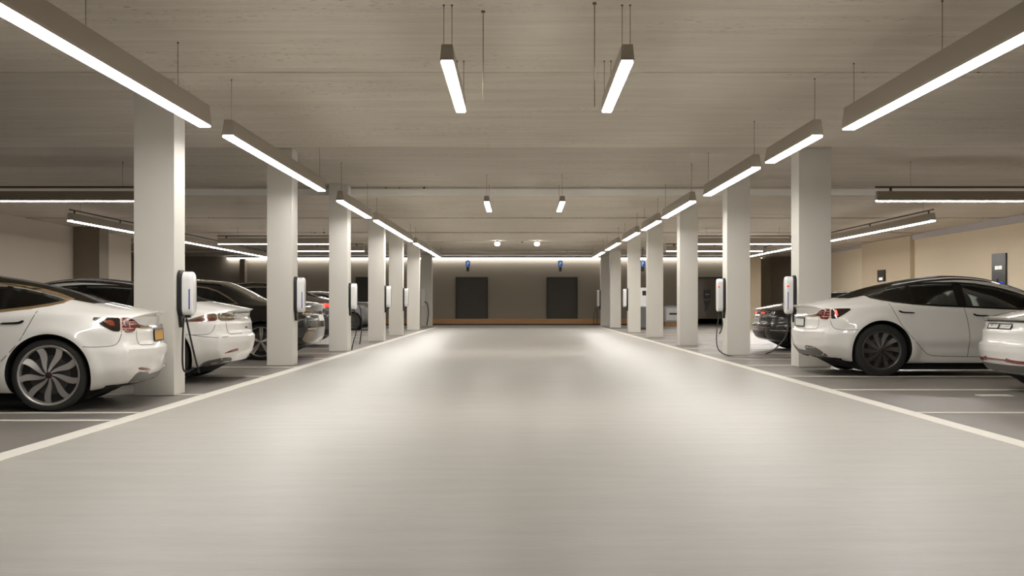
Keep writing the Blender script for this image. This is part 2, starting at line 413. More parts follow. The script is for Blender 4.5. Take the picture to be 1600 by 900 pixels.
def charger(x, y, z0, z1, s, label, cables=(), led=False, bar=True, wid=.20, flat=False, plate=True):
    """s = +1: sticks out towards +x"""
    o = empty('wall_charger', (x, y, (z0 + z1) / 2)); h = z1 - z0
    t0 = .05 if plate else .002
    if plate:
        pts = rounded(wid + .05, h + .03, .09)
        pts = [(p[0] * (1 if p[1] > -h / 2 + .05 else .9), p[1]) for p in pts]
        # the back plate runs down into a narrow tongue
        tongue = [(-.075, -h / 2 - .0), (-.03, -h / 2 - .13), (.03, -h / 2 - .13), (.075, -h / 2 - .0)]
        bm = bmesh.new(); prism_x(bm, pts, s * .001, s * t0, .015, 3); prism_x(bm, [(a, b) for a, b in tongue], s * .001, s * (t0 - .012))
        bm_obj('back_plate', bm, M['black'], o, smooth=True)
    bm = bmesh.new(); prism_x(bm, rounded(wid, h, .098), s * t0, s * (t0 + .115), .035, 5)
    bm_obj('housing', bm, M['white_pl'], o, smooth=True)
    if bar:
        bm = bmesh.new(); bx(bm, min(s * (t0 + .075), s * (t0 + .088)), max(s * (t0 + .075), s * (t0 + .088)), -wid / 2 - .003, -wid / 2 + .004, -h / 2 + .07, .05, 0.001)
        bm_obj('light_bar', bm, M['blue'], o)
    if led:
        bm = bmesh.new(); bx(bm, min(s * (t0 + .06), s * (t0 + .10)), max(s * (t0 + .06), s * (t0 + .10)), -wid / 2 - .004, -wid / 2 + .004, h / 2 - .17, h / 2 - .148, 0.001)
        bm_obj('status_led', bm, M['redled'], o)
    bm = bmesh.new(); bx(bm, min(s * (t0 + .01), s * (t0 + .07)), max(s * (t0 + .01), s * (t0 + .07)), -.03, .03, -h / 2 - .025, -h / 2 + .02, .006)
    bm_obj('cable_socket', bm, M['black'], o)
    for pts in cables:
        bm = bmesh.new(); tube(bm, smooth_path([(p[0] - x, p[1] - y, p[2] - (z0 + z1) / 2) for p in pts], 8), .011, 8)
        bm_obj('cable', bm, M['cable'], o, smooth=True)
    return tag(o, label, 'charger', 'wall chargers on the pillars')
CG = 'wall chargers on the pillars'
def P(px, py, D): return (X(px, D), D, Z(py, D))
y = 12.66
charger(-3.70, y + .05, .865, 1.35, 1, 'white and black wall charger with a looped cable on the pillar behind the silver-wheeled sedan',
        [[P(287, 497, 12.66), P(285.5, 530, 12.62), P(285.5, 570, 12.6), P(290, 581, 12.6), P(299, 578, 12.62), P(303, 574, 12.62)],
         [P(291, 497, 12.66), P(297, 525, 12.66), P(305, 560, 12.66), P(311.5, 583, 12.66)]])
charger(-3.58, 18.73, .85, 1.42, 1, 'white and black wall charger beside the dark corner of the black saloon')
charger(-3.50, 24.3, .87, 1.42, 1, 'white and black wall charger with two dangling black cables',
        [[P(554, 484, 24.3), P(556.5, 505, 24.3), P(556, 521, 24.3), P(553, 531, 24.3), P(549.5, 547, 24.3)],
         [P(556, 470, 24.3), P(562, 480, 24.4), P(565, 498, 24.4), P(565, 514, 24.4), P(562, 538, 24.4)]], bar=False)
charger(-3.45, 30.5, .89, 1.46, 1, 'slim white and black charger on the fourth pillar of the black saloon side', bar=False)
charger(-3.50, 36.0, .89, 1.47, 1, 'slim white and black charger on the fifth pillar of the black saloon side', bar=False)
# flat white charger on the front face of the last pillar
o = empty('wall_charger', (X(660.5, 51.1), 51.19, 1.26))
bm = bmesh.new(); bx(bm, -.075, .085, -.1, 0, -.39, .39, .015); bm_obj('housing', bm, M['white_pl'], o)
bm = bmesh.new(); bx(bm, .085, .12, -.07, -.02, -.22, -.16, .006); bm_obj('cable_socket', bm, M['black'], o)
bm = bmesh.new(); tube(bm, smooth_path([(.11, -.05, -.2), (.2, -.06, -.28), (.25, -.06, -.6), (.23, -.06, -.95), (.17, -.06, -1.25)]), .02, 8); bm_obj('cable', bm, M['cable'], o, smooth=True)
tag(o, 'plain thin white box charger with curved black cable near the end wall', 'charger', CG)
charger(4.45, 18.33, .83, 1.43, -1, 'white charger with red light and blue bar beside the tail of the black-wheeled sedan',
        [[P(1232, 492, 18.33), P(1231, 510, 18.4), P(1226, 528, 19.2), P(1215, 541, 20.6), P(1206, 549, 22.6), P(1196, 553, 22.8)]], led=True)
charger(4.10, 22.54, .84, 1.48, -1, 'white charger with red light whose cable trails along the floor to the next pillar',
        [[P(1124, 488, 22.54), P(1121.5, 505, 22.45), P(1119.5, 528, 22.3), P(1122, 545, 22.1), P(1132, 553.5, 22.0), P(1150, 558, 21.7), P(1180, 560, 21.0), P(1210, 560.5, 20.8), P(1238, 559.5, 21.0)],
         [P(1126, 488, 22.54), P(1129, 505, 22.5), P(1127, 515, 22.5), P(1124, 522, 22.5)]], led=True, bar=False)
charger(3.88, 39.7, .87, 1.5, -1, 'small white charger with black back near the white charging pedestal', bar=False)
charger(3.86, 52.12, .85, 1.6, -1, 'small white charger with two straight cables beside the end wall doors',
        [[P(930, 480, 52.1), P(928.5, 492, 52.0), P(927, 508, 52.0)], [P(932, 480, 52.1), P(933, 492, 52.1), P(932.8, 507, 52.1)]], bar=False)

# free-standing pedestal charger
o = empty('charging_pedestal', (4.96, 44.0, 0))
bm = bmesh.new(); bx(bm, -.2, .2, -.12, .12, .06, .86, .02); bm_obj('post', bm, M['grey'], o)
bm = bmesh.new(); bx(bm, -.2, .2, -.14, .14, .86, 1.6, .05); bm_obj('housing', bm, M['white_pl'], o)
bm = bmesh.new(); bx(bm, -.26, .26, -.18, .18, 0, .06, .01); bm_obj('base', bm, M['rail'], o)
bm = bmesh.new(); bx(bm, -.12, .12, -.15, -.135, 1.3, 1.48, .004); bm_obj('screen', bm, M['black'], o)
tag(o, 'white charging pedestal on a grey post seen in a gap between pillars', 'charger')
# silver cabinet
xx = X(1037, 51)
o = empty('metal_cabinet', (xx + .55, 51.0, 0))
bm = bmesh.new(); bx(bm, -.55, .55, -.3, .3, .17, .86, .05); bm_obj('body', bm, M['cab'], o, smooth=True)
bm = bmesh.new(); bx(bm, -.52, .52, -.27, .27, 0, .17, .0); bm_obj('base', bm, M['wood'], o)
bm = bmesh.new(); bx(bm, -.34, .4, -.315, -.295, .50, .58, .005); bm_obj('handle', bm, M['black'], o)
bm = bmesh.new(); bx(bm, -.47, .47, -.31, -.297, .26, .78, .004); bm_obj('door', bm, M['white_pl'], o)
bm = bmesh.new(); bx(bm, -.42, .5, -.28, .28, .86, .89, .01); bm_obj('lid', bm, M['cab'], o)
tag(o, 'low silver cabinet with a black slot handle by the end wall', 'cabinet')
# dark wall charger in front of the glazed opening
o = empty('wall_control', (X(1105, 52.8), YB - .05, 0))
bm = bmesh.new(); bx(bm, -.15, .15, -.1, 0, Z(466, 52.8), Z(453, 52.8), .02); bm_obj('housing', bm, M['black'], o)
bm = bmesh.new(); bx(bm, -.1, .1, -.108, -.1, Z(461, 52.8), Z(459, 52.8), 0); bm_obj('display', bm, M['grey'], o)
bm = bmesh.new()
vs = [bm.verts.new(v) for v in ((-.15, -.08, 1.12), (.15, -.08, 1.14), (.06, -.08, .9), (-.02, -.08, .72), (-.1, -.08, .66), (-.08, -.08, .9))]
fc = bm.faces.new(vs); r = bmesh.ops.extrude_face_region(bm, geom=[fc]); bmesh.ops.translate(bm, verts=[v for v in r['geom'] if isinstance(v, bmesh.types.BMVert)], vec=(0, .07, 0))
bm_obj('cable_holder', bm, M['black'], o)
tag(o, 'black box with cable holder mounted at the dark glazed opening', 'control box')

# wall panels on the beige wall
def wallpanel(name, D0, D1, z0, z1, xw, label, big):
    o = empty(name, (xw, (D0 + D1) / 2, (z0 + z1) / 2)); w = (D1 - D0) / 2; h = (z1 - z0) / 2
    bm = bmesh.new(); bx(bm, -.05, -.0002, -w, w, -h, h, .006); bm_obj('panel', bm, M['panel'], o)
    bm = bmesh.new()
    zc = h * .33 if big else -h * .55
    bx(bm, -.056, -.05, -w * .5, -w * .03, zc - .05, zc + .05); bx(bm, -.056, -.05, w * .03, w * .5, zc - .05, zc + .05)
    bm_obj('display', bm, M['screen'], o)
    if big:
        bm = bmesh.new(); bmesh.ops.create_cone(bm, cap_ends=True, segments=20, radius1=.1, radius2=.1, depth=.02, matrix=Matrix.Translation((-.06, -w * .45, -h * .52)) @ Matrix.Rotation(math.pi / 2, 4, 'Y'))
        bm_obj('button', bm, M['bluelit'], o)
        bm = bmesh.new(); bx(bm, -.07, -.05, w * .1, w * .3, -h * .75, -h * .2, .004); bm_obj('card_slot', bm, M['black'], o)
    tag(o, label, 'control panel')
wallpanel('mounted_control_panel', 30.9, 31.8, Z(462, 31.3), Z(396, 31.3), WX, 'tall dark control panel with blue button on the beige wall', True)
wallpanel('mounted_control_panel', 40.6, 41.4, Z(440, 41.2), Z(422, 41.2), WX - .14, 'small dark control panel with a white display on the beige pilaster', False)

# blue signs hanging at the end wall
def sign(px, D, label, extra=False):
    o = empty('hanging_sign', (X(px, D), D, 0)); h = .11 * D / 52
    bm = bmesh.new(); bx(bm, -.1, .1, -.04, .04, Z(416.5, D), Z(407.5, D), .012); bm_obj('sign_box', bm, M['signblue'], o)
    bm = bmesh.new(); zc = Z(412, D)
    bx(bm, -.035, -.015, -.046, -.04, zc - .08, zc + .08); bx(bm, -.015, .035, -.046, -.04, zc + .06, zc + .08); bx(bm, -.015, .035, -.046, -.04, zc - .01, zc + .01); bx(bm, .02, .04, -.046, -.04, zc - .0, zc + .07)
    bm_obj('sign_symbol', bm, M['signwhite'], o)
    bm = bmesh.new(); bx(bm, -.06, .06, -.03, .03, Z(424, D), Z(417, D), .01); bm_obj('lower_box', bm, M['rail'], o)
    zc = [q[2] for q in zones if q[0] - .11 <= D][-1]
    bm = bmesh.new(); tube(bm, [(0, 0, Z(407.8, D)), (0, 0, zc)], .012); bm_obj('hanger', bm, M['rail'], o)
    tag(o, label, 'sign')
sign(731, 52.2, 'small blue hanging sign above the end wall door nearer the black saloon side')
sign(875.5, 52.2, 'small blue hanging sign above the end wall door nearer the silver cabinet')
sign(1004, 45.5, 'small blue hanging sign above the white charging pedestal')

# ------------------------------------------------------------------ linear lamps
def lamp(p0, p1, z, label, group, wb=.135, wt=.085, h=.17, wires=None, rail=False, name='linear_pendant_lamp', mat=None, two=False):
    mat = mat or ('lamp2' if (rail and p0[0] > 0) else 'lamp'); p0 = Vector(p0); p1 = Vector(p1); L = (p1 - p0).length; c = (p0 + p1) / 2
    ang = math.atan2((p1 - p0).y, (p1 - p0).x) - math.pi / 2
    o = empty(name, (c.x, c.y, z), ang)
    bm = bmesh.new()
    ring = [(-wb / 2, 0), (-wb / 2, .03), (-wt / 2, h), (wt / 2, h), (wb / 2, .03), (wb / 2, 0), (wb / 2 - .008, 0), (wb / 2 - .008, .012), (-wb / 2 + .008, .012), (-wb / 2 + .008, 0)]
    A = [bm.verts.new((a, -L / 2, b)) for a, b in ring]; B = [bm.verts.new((a, L / 2, b)) for a, b in ring]
    n = len(ring)
    for k2 in range(n): bm.faces.new([A[k2], A[(k2 + 1) % n], B[(k2 + 1) % n], B[k2]])
    bm.faces.new(A); bm.faces.new(B)
    bm_obj('housing', bm, M['housing'], o)
    bm = bmesh.new(); bx(bm, -wb / 2 + .0085, wb / 2 - .0085, -L / 2 + .006, L / 2 - .006, -.012, .0115, .004)
    bm_obj('diffuser', bm, M[mat], o)
    zc = lambda yy: [q[2] for q in zones if q[0] - .11 <= yy][-1]
    if rail:
        bm = bmesh.new(); bx(bm, -.02, .02, -L / 2 - .02, L / 2 - .02, h + .06, h + .085); 
        for t in (-L / 2 + .25, 0, L / 2 - .25): bx(bm, -.012, .012, t - .02, t + .02, h, h + .06)
        bm_obj('track_rail', bm, M['rail'], o)
        wires = wires or [-L / 2 + .6, L / 2 - .6]; base = h + .085
    else: base = h
    if wires is None: wires = [-L / 2 + .12, L / 2 - .12]
    ca, sa = math.cos(ang), math.sin(ang)
    for t in wires:
        yy = c.y + ca * t
        for dx in ((-wt / 2 + .012, wt / 2 - .012) if two else (0,)):
            bm = bmesh.new(); tube(bm, [(dx, t, base - .005), (dx, t, zc(yy) - z)], .0028, 6)
            bmesh.ops.create_cone(bm, cap_ends=True, segments=12, radius1=.009, radius2=.009, depth=.012, matrix=Matrix.Translation((dx, t, zc(yy) - z - .006)))
            bm_obj('suspension_wire', bm, M['wire'], o)
    return tag(o, label, 'lamp', group)
ZL = 2.8
def D_of(py, z=ZL): return (z - 1) * F / (VY - py)
GL = 'linear lamps over the black saloon side of the aisle'; GR = 'linear lamps over the beige wall side of the aisle'
lab = lambda side, n: n
left = [(3.2, 11.7, 3.15, 'long bright linear lamp overhead nearest the camera, above the silver-wheeled white sedan'),
        (12.4, 18.4, 3.09, 'linear lamp passing in front of the pillar beside the white liftback'),
        (20.25, 24.2, 3.08, 'short linear lamp beyond the pillar beside the black saloon, third along that row'),
        (25.1, 33.4, 3.03, 'fourth linear lamp along the black saloon side row'),
        (34.6, 39.5, 3.0, 'fifth linear lamp along the black saloon side row'),
        (40.0, 46.2, 2.98, 'last linear lamp of the black saloon side row, reaching the end wall light strip')]
WL = {0: [8.45, 10.76, 5.0], 1: [12.55, 18.2], 2: [20.4, 24.0]}
for i, (a, b, xx, l) in enumerate(left):
    c = (a + b) / 2
    lamp((-xx, a, 0), (-xx, b, 0), ZL, l, GL, h=.21 if i == 0 else .18, wires=[q - c for q in WL[i]] if i in WL else None)
right = [(3.2, 11.9, 3.44, 'long bright linear lamp overhead nearest the camera on the beige wall side'),
         (12.4, 14.7, 3.25, 'short linear lamp in front of the pillar behind the black-wheeled sedan'),
         (15.3, 19.2, 3.20, 'third linear lamp along the beige wall side row'),
         (20.4, 24.2, 3.14, 'fourth linear lamp along the beige wall side row, beside the step in the ceiling'),
         (25.3, 28.2, 3.15, 'fifth linear lamp along the beige wall side row'),
         (29.5, 33.0, 3.13, 'sixth linear lamp along the beige wall side row'),
         (34.5, 39.0, 3.10, 'seventh linear lamp along the beige wall side row'),
         (40.5, 46.2, 3.10, 'last linear lamp of the beige wall side row, reaching the end wall light strip')]
WR = {0: [9.28, 11.7, 5.0], 1: [12.5]}
for i, (a, b, xx, l) in enumerate(right):
    c = (a + b) / 2
    lamp((xx, a, 0), (xx, b, 0), ZL, l, GR, h=.22 if i == 0 else .18, wires=[q - c for q in WR[i]] if i in WR else None)
GC = 'short linear lamps over the middle of the aisle'
lamp((-.55, 9.29, 0), (-.55, 11.7, 0), 2.95, 'short suspended lamp over mid aisle near the camera, on the black saloon side', GC, wb=.11, wt=.09, h=.14, two=True)
lamp((.905, 9.29, 0), (.93, 11.7, 0), 2.95, 'short suspended lamp over mid aisle near the camera, on the beige wall side', GC, wb=.11, wt=.09, h=.14, two=True) 
lamp((-.55, 22.2, 0), (-.55, 24.4, 0), 2.95, 'small far lamp hanging below the ceiling step on the black saloon side', GC, wb=.11, wt=.09, h=.12)
lamp((.91, 22.2, 0), (.93, 24.4, 0), 2.95, 'small far lamp hanging below the ceiling step on the beige wall side', GC, wb=.11, wt=.09, h=.12)
GT = 'lamps hung across the parking bays'
lamp((-12.3, 20.25, 0), (-6.3, 20.25, 0), ZL, 'long crosswise lamp over the bays behind the silver-wheeled white sedan', GT, rail=True)
lamp((6.35, 20.25, 0), (12.3, 20.25, 0), ZL, 'long crosswise lamp over the bays above the black-wheeled white sedan', GT, rail=True)
lamp((-9.7, 25.1, 0), (-9.7, 31.5, 0), ZL, 'slanting lamp in front of the grey beige wall, beyond the crosswise lamp', GT, rail=True)
lamp((-9.7, 33.4, 0), (-9.7, 45.0, 0), ZL, 'long far lamp seen between the two nearest pillars above the black saloon', GT, rail=True)
lamp((9.1, 25.1, 0), (9.1, 34.0, 0), ZL, 'slanting lamp hanging in front of the beige wall', GT, rail=True)
lamp((9.0, 36.5, 0), (9.0, 46.2, 0), ZL, 'far slanting lamp seen just beside the charger with red light and blue bar', GT, rail=True)
lamp((-9.0, 34.9, 0), (-5.2, 34.9, 0), ZL, 'crosswise lamp over the far bays above the black saloon roof', GT, rail=True)
lamp((5.2, 34.9, 0), (8.6, 34.9, 0), ZL, 'crosswise lamp over the far bays in front of the dark glazed opening', GT, rail=True)
lamp((-8.4, 39.6, 0), (-5.2, 39.6, 0), ZL, 'farther crosswise lamp above the dark car with lit tail light', GT, rail=True)
lamp((5.2, 39.6, 0), (8.5, 39.6, 0), ZL, 'farther crosswise lamp above the dark glazed opening', GT, rail=True)
# light strip along the head of the end wall
o = empty('light_strip', (-.95, YB - .12, 3.05))
bm = bmesh.new(); bx(bm, -12.25, 12.25, -.06, .11, .035, .1); bm_obj('housing', bm, M['rail'], o)
bm = bmesh.new(); bx(bm, -12.25, 12.25, -.05, .1, -.04, .034); bm_obj('diffuser', bm, M['cove'], o)
tag(o, 'continuous warm light strip along the top of the taupe end wall', 'light strip')
# ceiling spots
for px, l in ((777, 'small round ceiling spotlight on the black saloon side of mid aisle'), (839, 'small round ceiling spotlight on the beige wall side of mid aisle')):
    D = 41.5; o = empty('ceiling_spotlight', (X(px, D), D, 0)); zt = 3.26
    bm = bmesh.new(); tube(bm, [(0, 0, zt), (0, 0, zt - .05)], .05, 16); bm_obj('mount', bm, M['rail'], o)
    bm = bmesh.new(); bmesh.ops.create_uvsphere(bm, u_segments=20, v_segments=10, radius=.1, matrix=Matrix.Translation((0, 0, zt - .12)) @ Matrix.Diagonal((1, 1, .75, 1)))
    bm_obj('lamp_lens', bm, M['spot'], o, smooth=True)
    tag(o, l, 'spotlight', 'ceiling spotlights')
for px, ya, yb, l in ((755, 17, 158, 'thin loose wire hanging from the ceiling near the suspended lamp on the black saloon side'), (929, 4, 167, 'thin loose wire hanging from the ceiling near the suspended lamp on the beige wall side')):
    D = (HC - 1) * F / (VY - ya)
    o = empty('hanging_wire', (X(px, D), D, HC))
    bm = bmesh.new(); tube(bm, [(0, 0, 0), (0, 0, Z(yb, D) - HC)], .004, 6)
    bmesh.ops.create_cone(bm, cap_ends=True, segments=12, radius1=.016, radius2=.016, depth=.015, matrix=Matrix.Translation((0, 0, -.008)))
    bm_obj('wire', bm, M['wire'], o); tag(o, l, 'wire', 'loose ceiling wires')

# ------------------------------------------------------------------ cars
def hermite(xs, ys, x):
    xs = np.array(xs, float); ys = np.array(ys, float); x = np.clip(x, xs[0], xs[-1])
    d = np.diff(ys) / np.diff(xs); m = np.zeros_like(ys); m[0] = d[0]; m[-1] = d[-1]
    for i in range(1, len(xs) - 1): m[i] = 0 if d[i - 1] * d[i] <= 0 else 2 * d[i - 1] * d[i] / (d[i - 1] + d[i])
    i = min(max(int(np.searchsorted(xs, x)) - 1, 0), len(xs) - 2)
    h = xs[i + 1] - xs[i]; t = (x - xs[i]) / h
    return ys[i] * (2 * t**3 - 3 * t**2 + 1) + h * m[i] * (t**3 - 2 * t**2 + t) + ys[i + 1] * (-2 * t**3 + 3 * t**2) + h * m[i + 1] * (t**3 - t**2)

class CarSpec: pass
SEDAN = CarSpec()
SEDAN.L = 4.55; SEDAN.r = .335; SEDAN.axles = (.87, 3.66); SEDAN.arch = .378
#        x     zb   ws   wm   zm   wsh  zsh  wr   zr    zt
SEDAN.tab = [
    (0.00, .25, .62, .78, .50, .70, .845, .52, .895, .915),
    (0.12, .22, .68, .83, .52, .745, .865, .53, .915, .935),
    (0.35, .19, .74, .87, .54, .79, .88, .54, .955, .98),
    (0.60, .17, .78, .89, .55, .83, .895, .545, .995, 1.035),
    (0.90, .17, .79, .90, .55, .855, .90, .545, 1.075, 1.135),
    (1.30, .16, .79, .90, .54, .865, .885, .555, 1.175, 1.225),
    (1.65, .16, .79, .90, .53, .87, .87, .57, 1.22, 1.28),
    (2.00, .16, .79, .90, .52, .87, .855, .58, 1.235, 1.305),
    (2.35, .16, .79, .90, .52, .865, .84, .59, 1.205, 1.285),
    (2.75, .16, .79, .90, .52, .86, .825, .61, 1.09, 1.19),
    (3.10, .16, .79, .90, .53, .855, .81, .64, .955, 1.04),
    (3.35, .17, .78, .895, .54, .84, .80, .66, .865, .91),
    (3.70, .17, .77, .89, .54, .80, .775, .60, .81, .845),
    (4.10, .18, .72, .86, .52, .72, .72, .52, .75, .775),
    (4.40, .20, .64, .78, .48, .60, .63, .42, .655, .68),
    (4.55, .23, .56, .68, .42, .50, .54, .36, .565, .585)]
SEDAN.rear_e = ([.15, .25, .36, .50, .57, .595, .72, .745, .80, .87, .905, .95, 1.3], [.17, .11, .03, 0, .0, .035, .045, .04, .08, .07, .015, .0, 0])
SEDAN.rear_R = .22; SEDAN.nose_R = .25

BIG = CarSpec()      # three-box saloon, taller
BIG.L = 4.9; BIG.r = .325; BIG.axles = (.95, 3.9); BIG.arch = .37
BIG.tab = [
    (0.00, .27, .66, .82, .55, .76, .90, .60, .97, .99),
    (0.12, .24, .70, .86, .56, .80, .93, .61, 1.0, 1.03),
    (0.45, .21, .76, .90, .58, .84, .95, .62, 1.03, 1.06),
    (0.90, .19, .80, .92, .58, .87, .96, .62, 1.04, 1.07),
    (1.15, .19, .80, .92, .58, .87, .96, .60, 1.09, 1.13),
    (1.45, .19, .80, .92, .58, .87, .955, .58, 1.24, 1.29),
    (1.80, .19, .80, .92, .58, .87, .95, .58, 1.36, 1.42),
    (2.40, .19, .80, .92, .57, .87, .94, .60, 1.385, 1.46),
    (3.00, .19, .80, .92, .57, .87, .935, .61, 1.35, 1.43),
    (3.40, .19, .80, .92, .57, .86, .93, .64, 1.20, 1.27),
    (3.80, .19, .79, .92, .57, .85, .925, .68, .985, 1.03),
    (4.20, .20, .76, .90, .56, .80, .88, .62, .93, .96),
    (4.65, .22, .70, .84, .54, .72, .80, .52, .84, .86),
    (4.90, .26, .62, .76, .50, .62, .68, .44, .70, .72)]
BIG.rear_e = ([.2, .28, .40, .58, .75, .80, .88, .96, 1.0, 1.5], [.14, .08, .02, 0, .02, .045, .05, .02, .0, 0])
BIG.rear_R = .22; BIG.nose_R = .25

def car_body(sp):
    T = np.array(sp.tab); xs = T[:, 0]; col = [lambda x, j=j: hermite(xs, T[:, j], x) for j in range(1, 10)]
    NX = 84; stations = [sp.L * (0.5 - 0.5 * math.cos(math.pi * i / (NX - 1))) * .35 + sp.L * i / (NX - 1) * .65 for i in range(NX)]
    def half(x):
        zb, ws, wm, zm, wsh, zsh, wr, zr, zt = [c(x) for c in col]
        K = [(0, zb), (ws * .6, zb), (ws, zb + .012), (wm - .02, zb + .14), (wm, zm), (wm - .012, zm + (zsh - zm) * .62), (wsh, zsh), (wsh + (wr - wsh) * .5 + .02, zsh + (zr - zsh) * .5), (wr, zr), (wr * .6, zr + (zt - zr) * .66), (0, zt)]
        out = []
        cnt = [3, 3, 4, 7, 6, 5, 4, 4, 3, 4]
        for i in range(len(K) - 1):
            p0 = Vector(K[max(i - 1, 0)]); p1 = Vector(K[i]); p2 = Vector(K[i + 1]); p3 = Vector(K[min(i + 2, len(K) - 1)])
            if i == 0: p0 = Vector((-K[1][0], K[1][1]))
            if i == len(K) - 2: p3 = Vector((-K[i][0], K[i][1]))
            for k2 in range(cnt[i]):
                t = k2 / cnt[i]
                # centripetal-ish: tension 0.5 reduced
                m1 = (p2 - p0) * .5 * min(1, (p2 - p1).length / max(1e-6, (p2 - p0).length) * 1.4)
                m2 = (p3 - p1) * .5 * min(1, (p2 - p1).length / max(1e-6, (p3 - p1).length) * 1.4)
                q = (2 * t**3 - 3 * t**2 + 1) * p1 + (t**3 - 2 * t**2 + t) * m1 + (-2 * t**3 + 3 * t**2) * p2 + (t**3 - t**2) * m2
                out.append((q.x, q.y))
        out.append(K[-1]); return out
    verts = []; faces = []; rings = []
    def warp(x, y, z):
        wref = .85
        xr, er = sp.rear_e
        if x < .9:
            f = (1 - x / .9) ** 2
            x2 = x + f * (sp.rear_R * min(1.0, abs(y) / wref) ** 3.2 + float(np.interp(z, xr, er)))
        elif x > sp.L - 1.0:
            f = ((x - sp.L + 1.0)) ** 2
            x2 = x - f * (sp.nose_R * min(1.0, abs(y) / wref) ** 2.6 + .10 * max(0, (z - .45)) * 2)
        else: x2 = x
        if abs(y) > .5:
            for xa in sp.axles:
                r = math.hypot(x2 - xa, z - sp.r)
                y += math.copysign(.022 * math.exp(-((r - sp.arch - .03) / .06) ** 2), y)
            # gentle hollow above the sill
            if sp.axles[0] + .42 < x2 < sp.axles[1] - .42:
                e_ = min(1, (x2 - sp.axles[0] - .42) / .15, (sp.axles[1] - .42 - x2) / .15)
                g = np.interp(z, [.17, .25, .36, .425, .44], [0, .035, .038, .012, 0]); y -= math.copysign(float(g) * e_, y)
            if x < .62 and sp is SEDAN: y += math.copysign(.016 * float(np.interp(z, [.30, .40, .565, .585], [0, 1, 1, 0])) * (1 - x / .62), y)
        return (x2, y, z)
    hs = [half(x) for x in stations]; n = len(hs[0]); ring_n = 2 * n - 2
    for x, h in zip(stations, hs):
        ring = []
        for (yy, z) in h: ring.append(len(verts)); verts.append(warp(x, yy, z))
        for j in range(n - 2, 0, -1): ring.append(len(verts)); verts.append(warp(x, -h[j][0], h[j][1]))
        rings.append(ring)
    for i in range(len(rings) - 1):
        for k2 in range(ring_n):
            a, b = rings[i], rings[i + 1]
            faces.append((a[k2], b[k2], b[(k2 + 1) % ring_n], a[(k2 + 1) % ring_n]))
    for ri, x, h, flip in ((0, stations[0], hs[0], False), (len(rings) - 1, stations[-1], hs[-1], True)):
        ring = rings[ri]; MC = 14; rows = []
        for j in range(n):
            if j in (0, n - 1): rows.append([ring[j]] * (MC + 1)); continue
            row = [ring[j]]
            for m_ in range(1, MC):
                row.append(len(verts)); verts.append(warp(x, h[j][0] * (1 - 2 * m_ / MC), h[j][1]))
            row.append(ring[ring_n - j]); rows.append(row)
        for j in range(n - 1):
            for m_ in range(MC):
                q = [rows[j][m_], rows[j + 1][m_], rows[j + 1][m_ + 1], rows[j][m_ + 1]]
                q2 = []
                for v in q:
                    if v not in q2: q2.append(v)
                if len(q2) >= 3: faces.append(tuple(q2[::-1] if flip else q2))
    me = bpy.data.meshes.new('body'); me.from_pydata(verts, [], faces); me.update()
    bm = bmesh.new(); bm.from_mesh(me); bmesh.ops.recalc_face_normals(bm, faces=bm.faces); bm.to_mesh(me); 
    bvh = BVHTree.FromBMesh(bm); bm.free()
    return me, bvh

def do_boolean(me, cutters):
    o = bpy.data.objects.new('tmp', me); COL.objects.link(o); objs = []
    for c in cutters:
        co2 = bpy.data.objects.new('cut', c); COL.objects.link(co2); objs.append(co2)
        md = o.modifiers.new('b', 'BOOLEAN'); md.operation = 'DIFFERENCE'; md.object = co2; md.solver = 'MANIFOLD'; md.material_mode = 'TRANSFER'
    dg = bpy.context.evaluated_depsgraph_get(); dg.update()
    res = bpy.data.meshes.new_from_object(o.evaluated_get(dg)); 
    bpy.data.objects.remove(o)
    for q in objs: bpy.data.objects.remove(q)
    return res

def prism_mesh(poly, y0, y1, mat, shrink=0.0):
    bm = bmesh.new(); c = Vector((sum(p[0] for p in poly) / len(poly), sum(p[1] for p in poly) / len(poly)))
    A = [bm.verts.new((p[0], y0, p[1])) for p in poly]; B = [bm.verts.new((p[0], y1, p[1])) for p in poly]; n = len(poly)
    for k2 in range(n): bm.faces.new([A[k2], A[(k2 + 1) % n], B[(k2 + 1) % n], B[k2]])
    bm.faces.new(A); bm.faces.new(B); bmesh.ops.recalc_face_normals(bm, faces=bm.faces)
    me = bpy.data.meshes.new('c'); bm.to_mesh(me); bm.free(); me.materials.append(mat); return me
def circle(cx, cz, r, n=56): return [(cx + r * math.cos(2 * math.pi * k / n), cz + r * math.sin(2 * math.pi * k / n)) for k in range(n)]

def chaikin(p, it=2):
    for _ in range(it):
        q = []
        for i in range(len(p)):
            a = Vector(p[i]); b = Vector(p[(i + 1) % len(p)])
            q += [tuple(a * .8 + b * .2), tuple(a * .2 + b * .8)]
        p = q
    return p
def strip(pts, w):
    P_ = [Vector(p) for p in pts]; Lf, Rt = [], []
    for i, p in enumerate(P_):
        d = (P_[min(i + 1, len(P_) - 1)] - P_[max(i - 1, 0)]).normalized(); nrm = Vector((-d.y, d.x)) * w / 2
        Lf.append(tuple(p + nrm)); Rt.append(tuple(p - nrm))
    return Lf + Rt[::-1]
def sm2(pts, n=6):
    return [(v.x, v.y) for v in smooth_path([(p[0], p[1], 0) for p in pts], n)]
def inset(poly, d):
    n = len(poly); area = sum(poly[i][0] * poly[(i + 1) % n][1] - poly[(i + 1) % n][0] * poly[i][1] for i in range(n)); sg = 1 if area > 0 else -1
    out = []
    for i in range(n):
        a = Vector(poly[i - 1]); b = Vector(poly[i]); c = Vector(poly[(i + 1) % n])
        d1 = (b - a).normalized(); d2 = (c - b).normalized(); n1 = Vector((-d1.y, d1.x)); n2 = Vector((-d2.y, d2.x)); m_ = n1 + n2
        if m_.length < 1e-6: m_ = n1
        m_.normalize(); out.append(tuple(b + m_ * sg * d / max(.5, m_.dot(n1))))
    return out

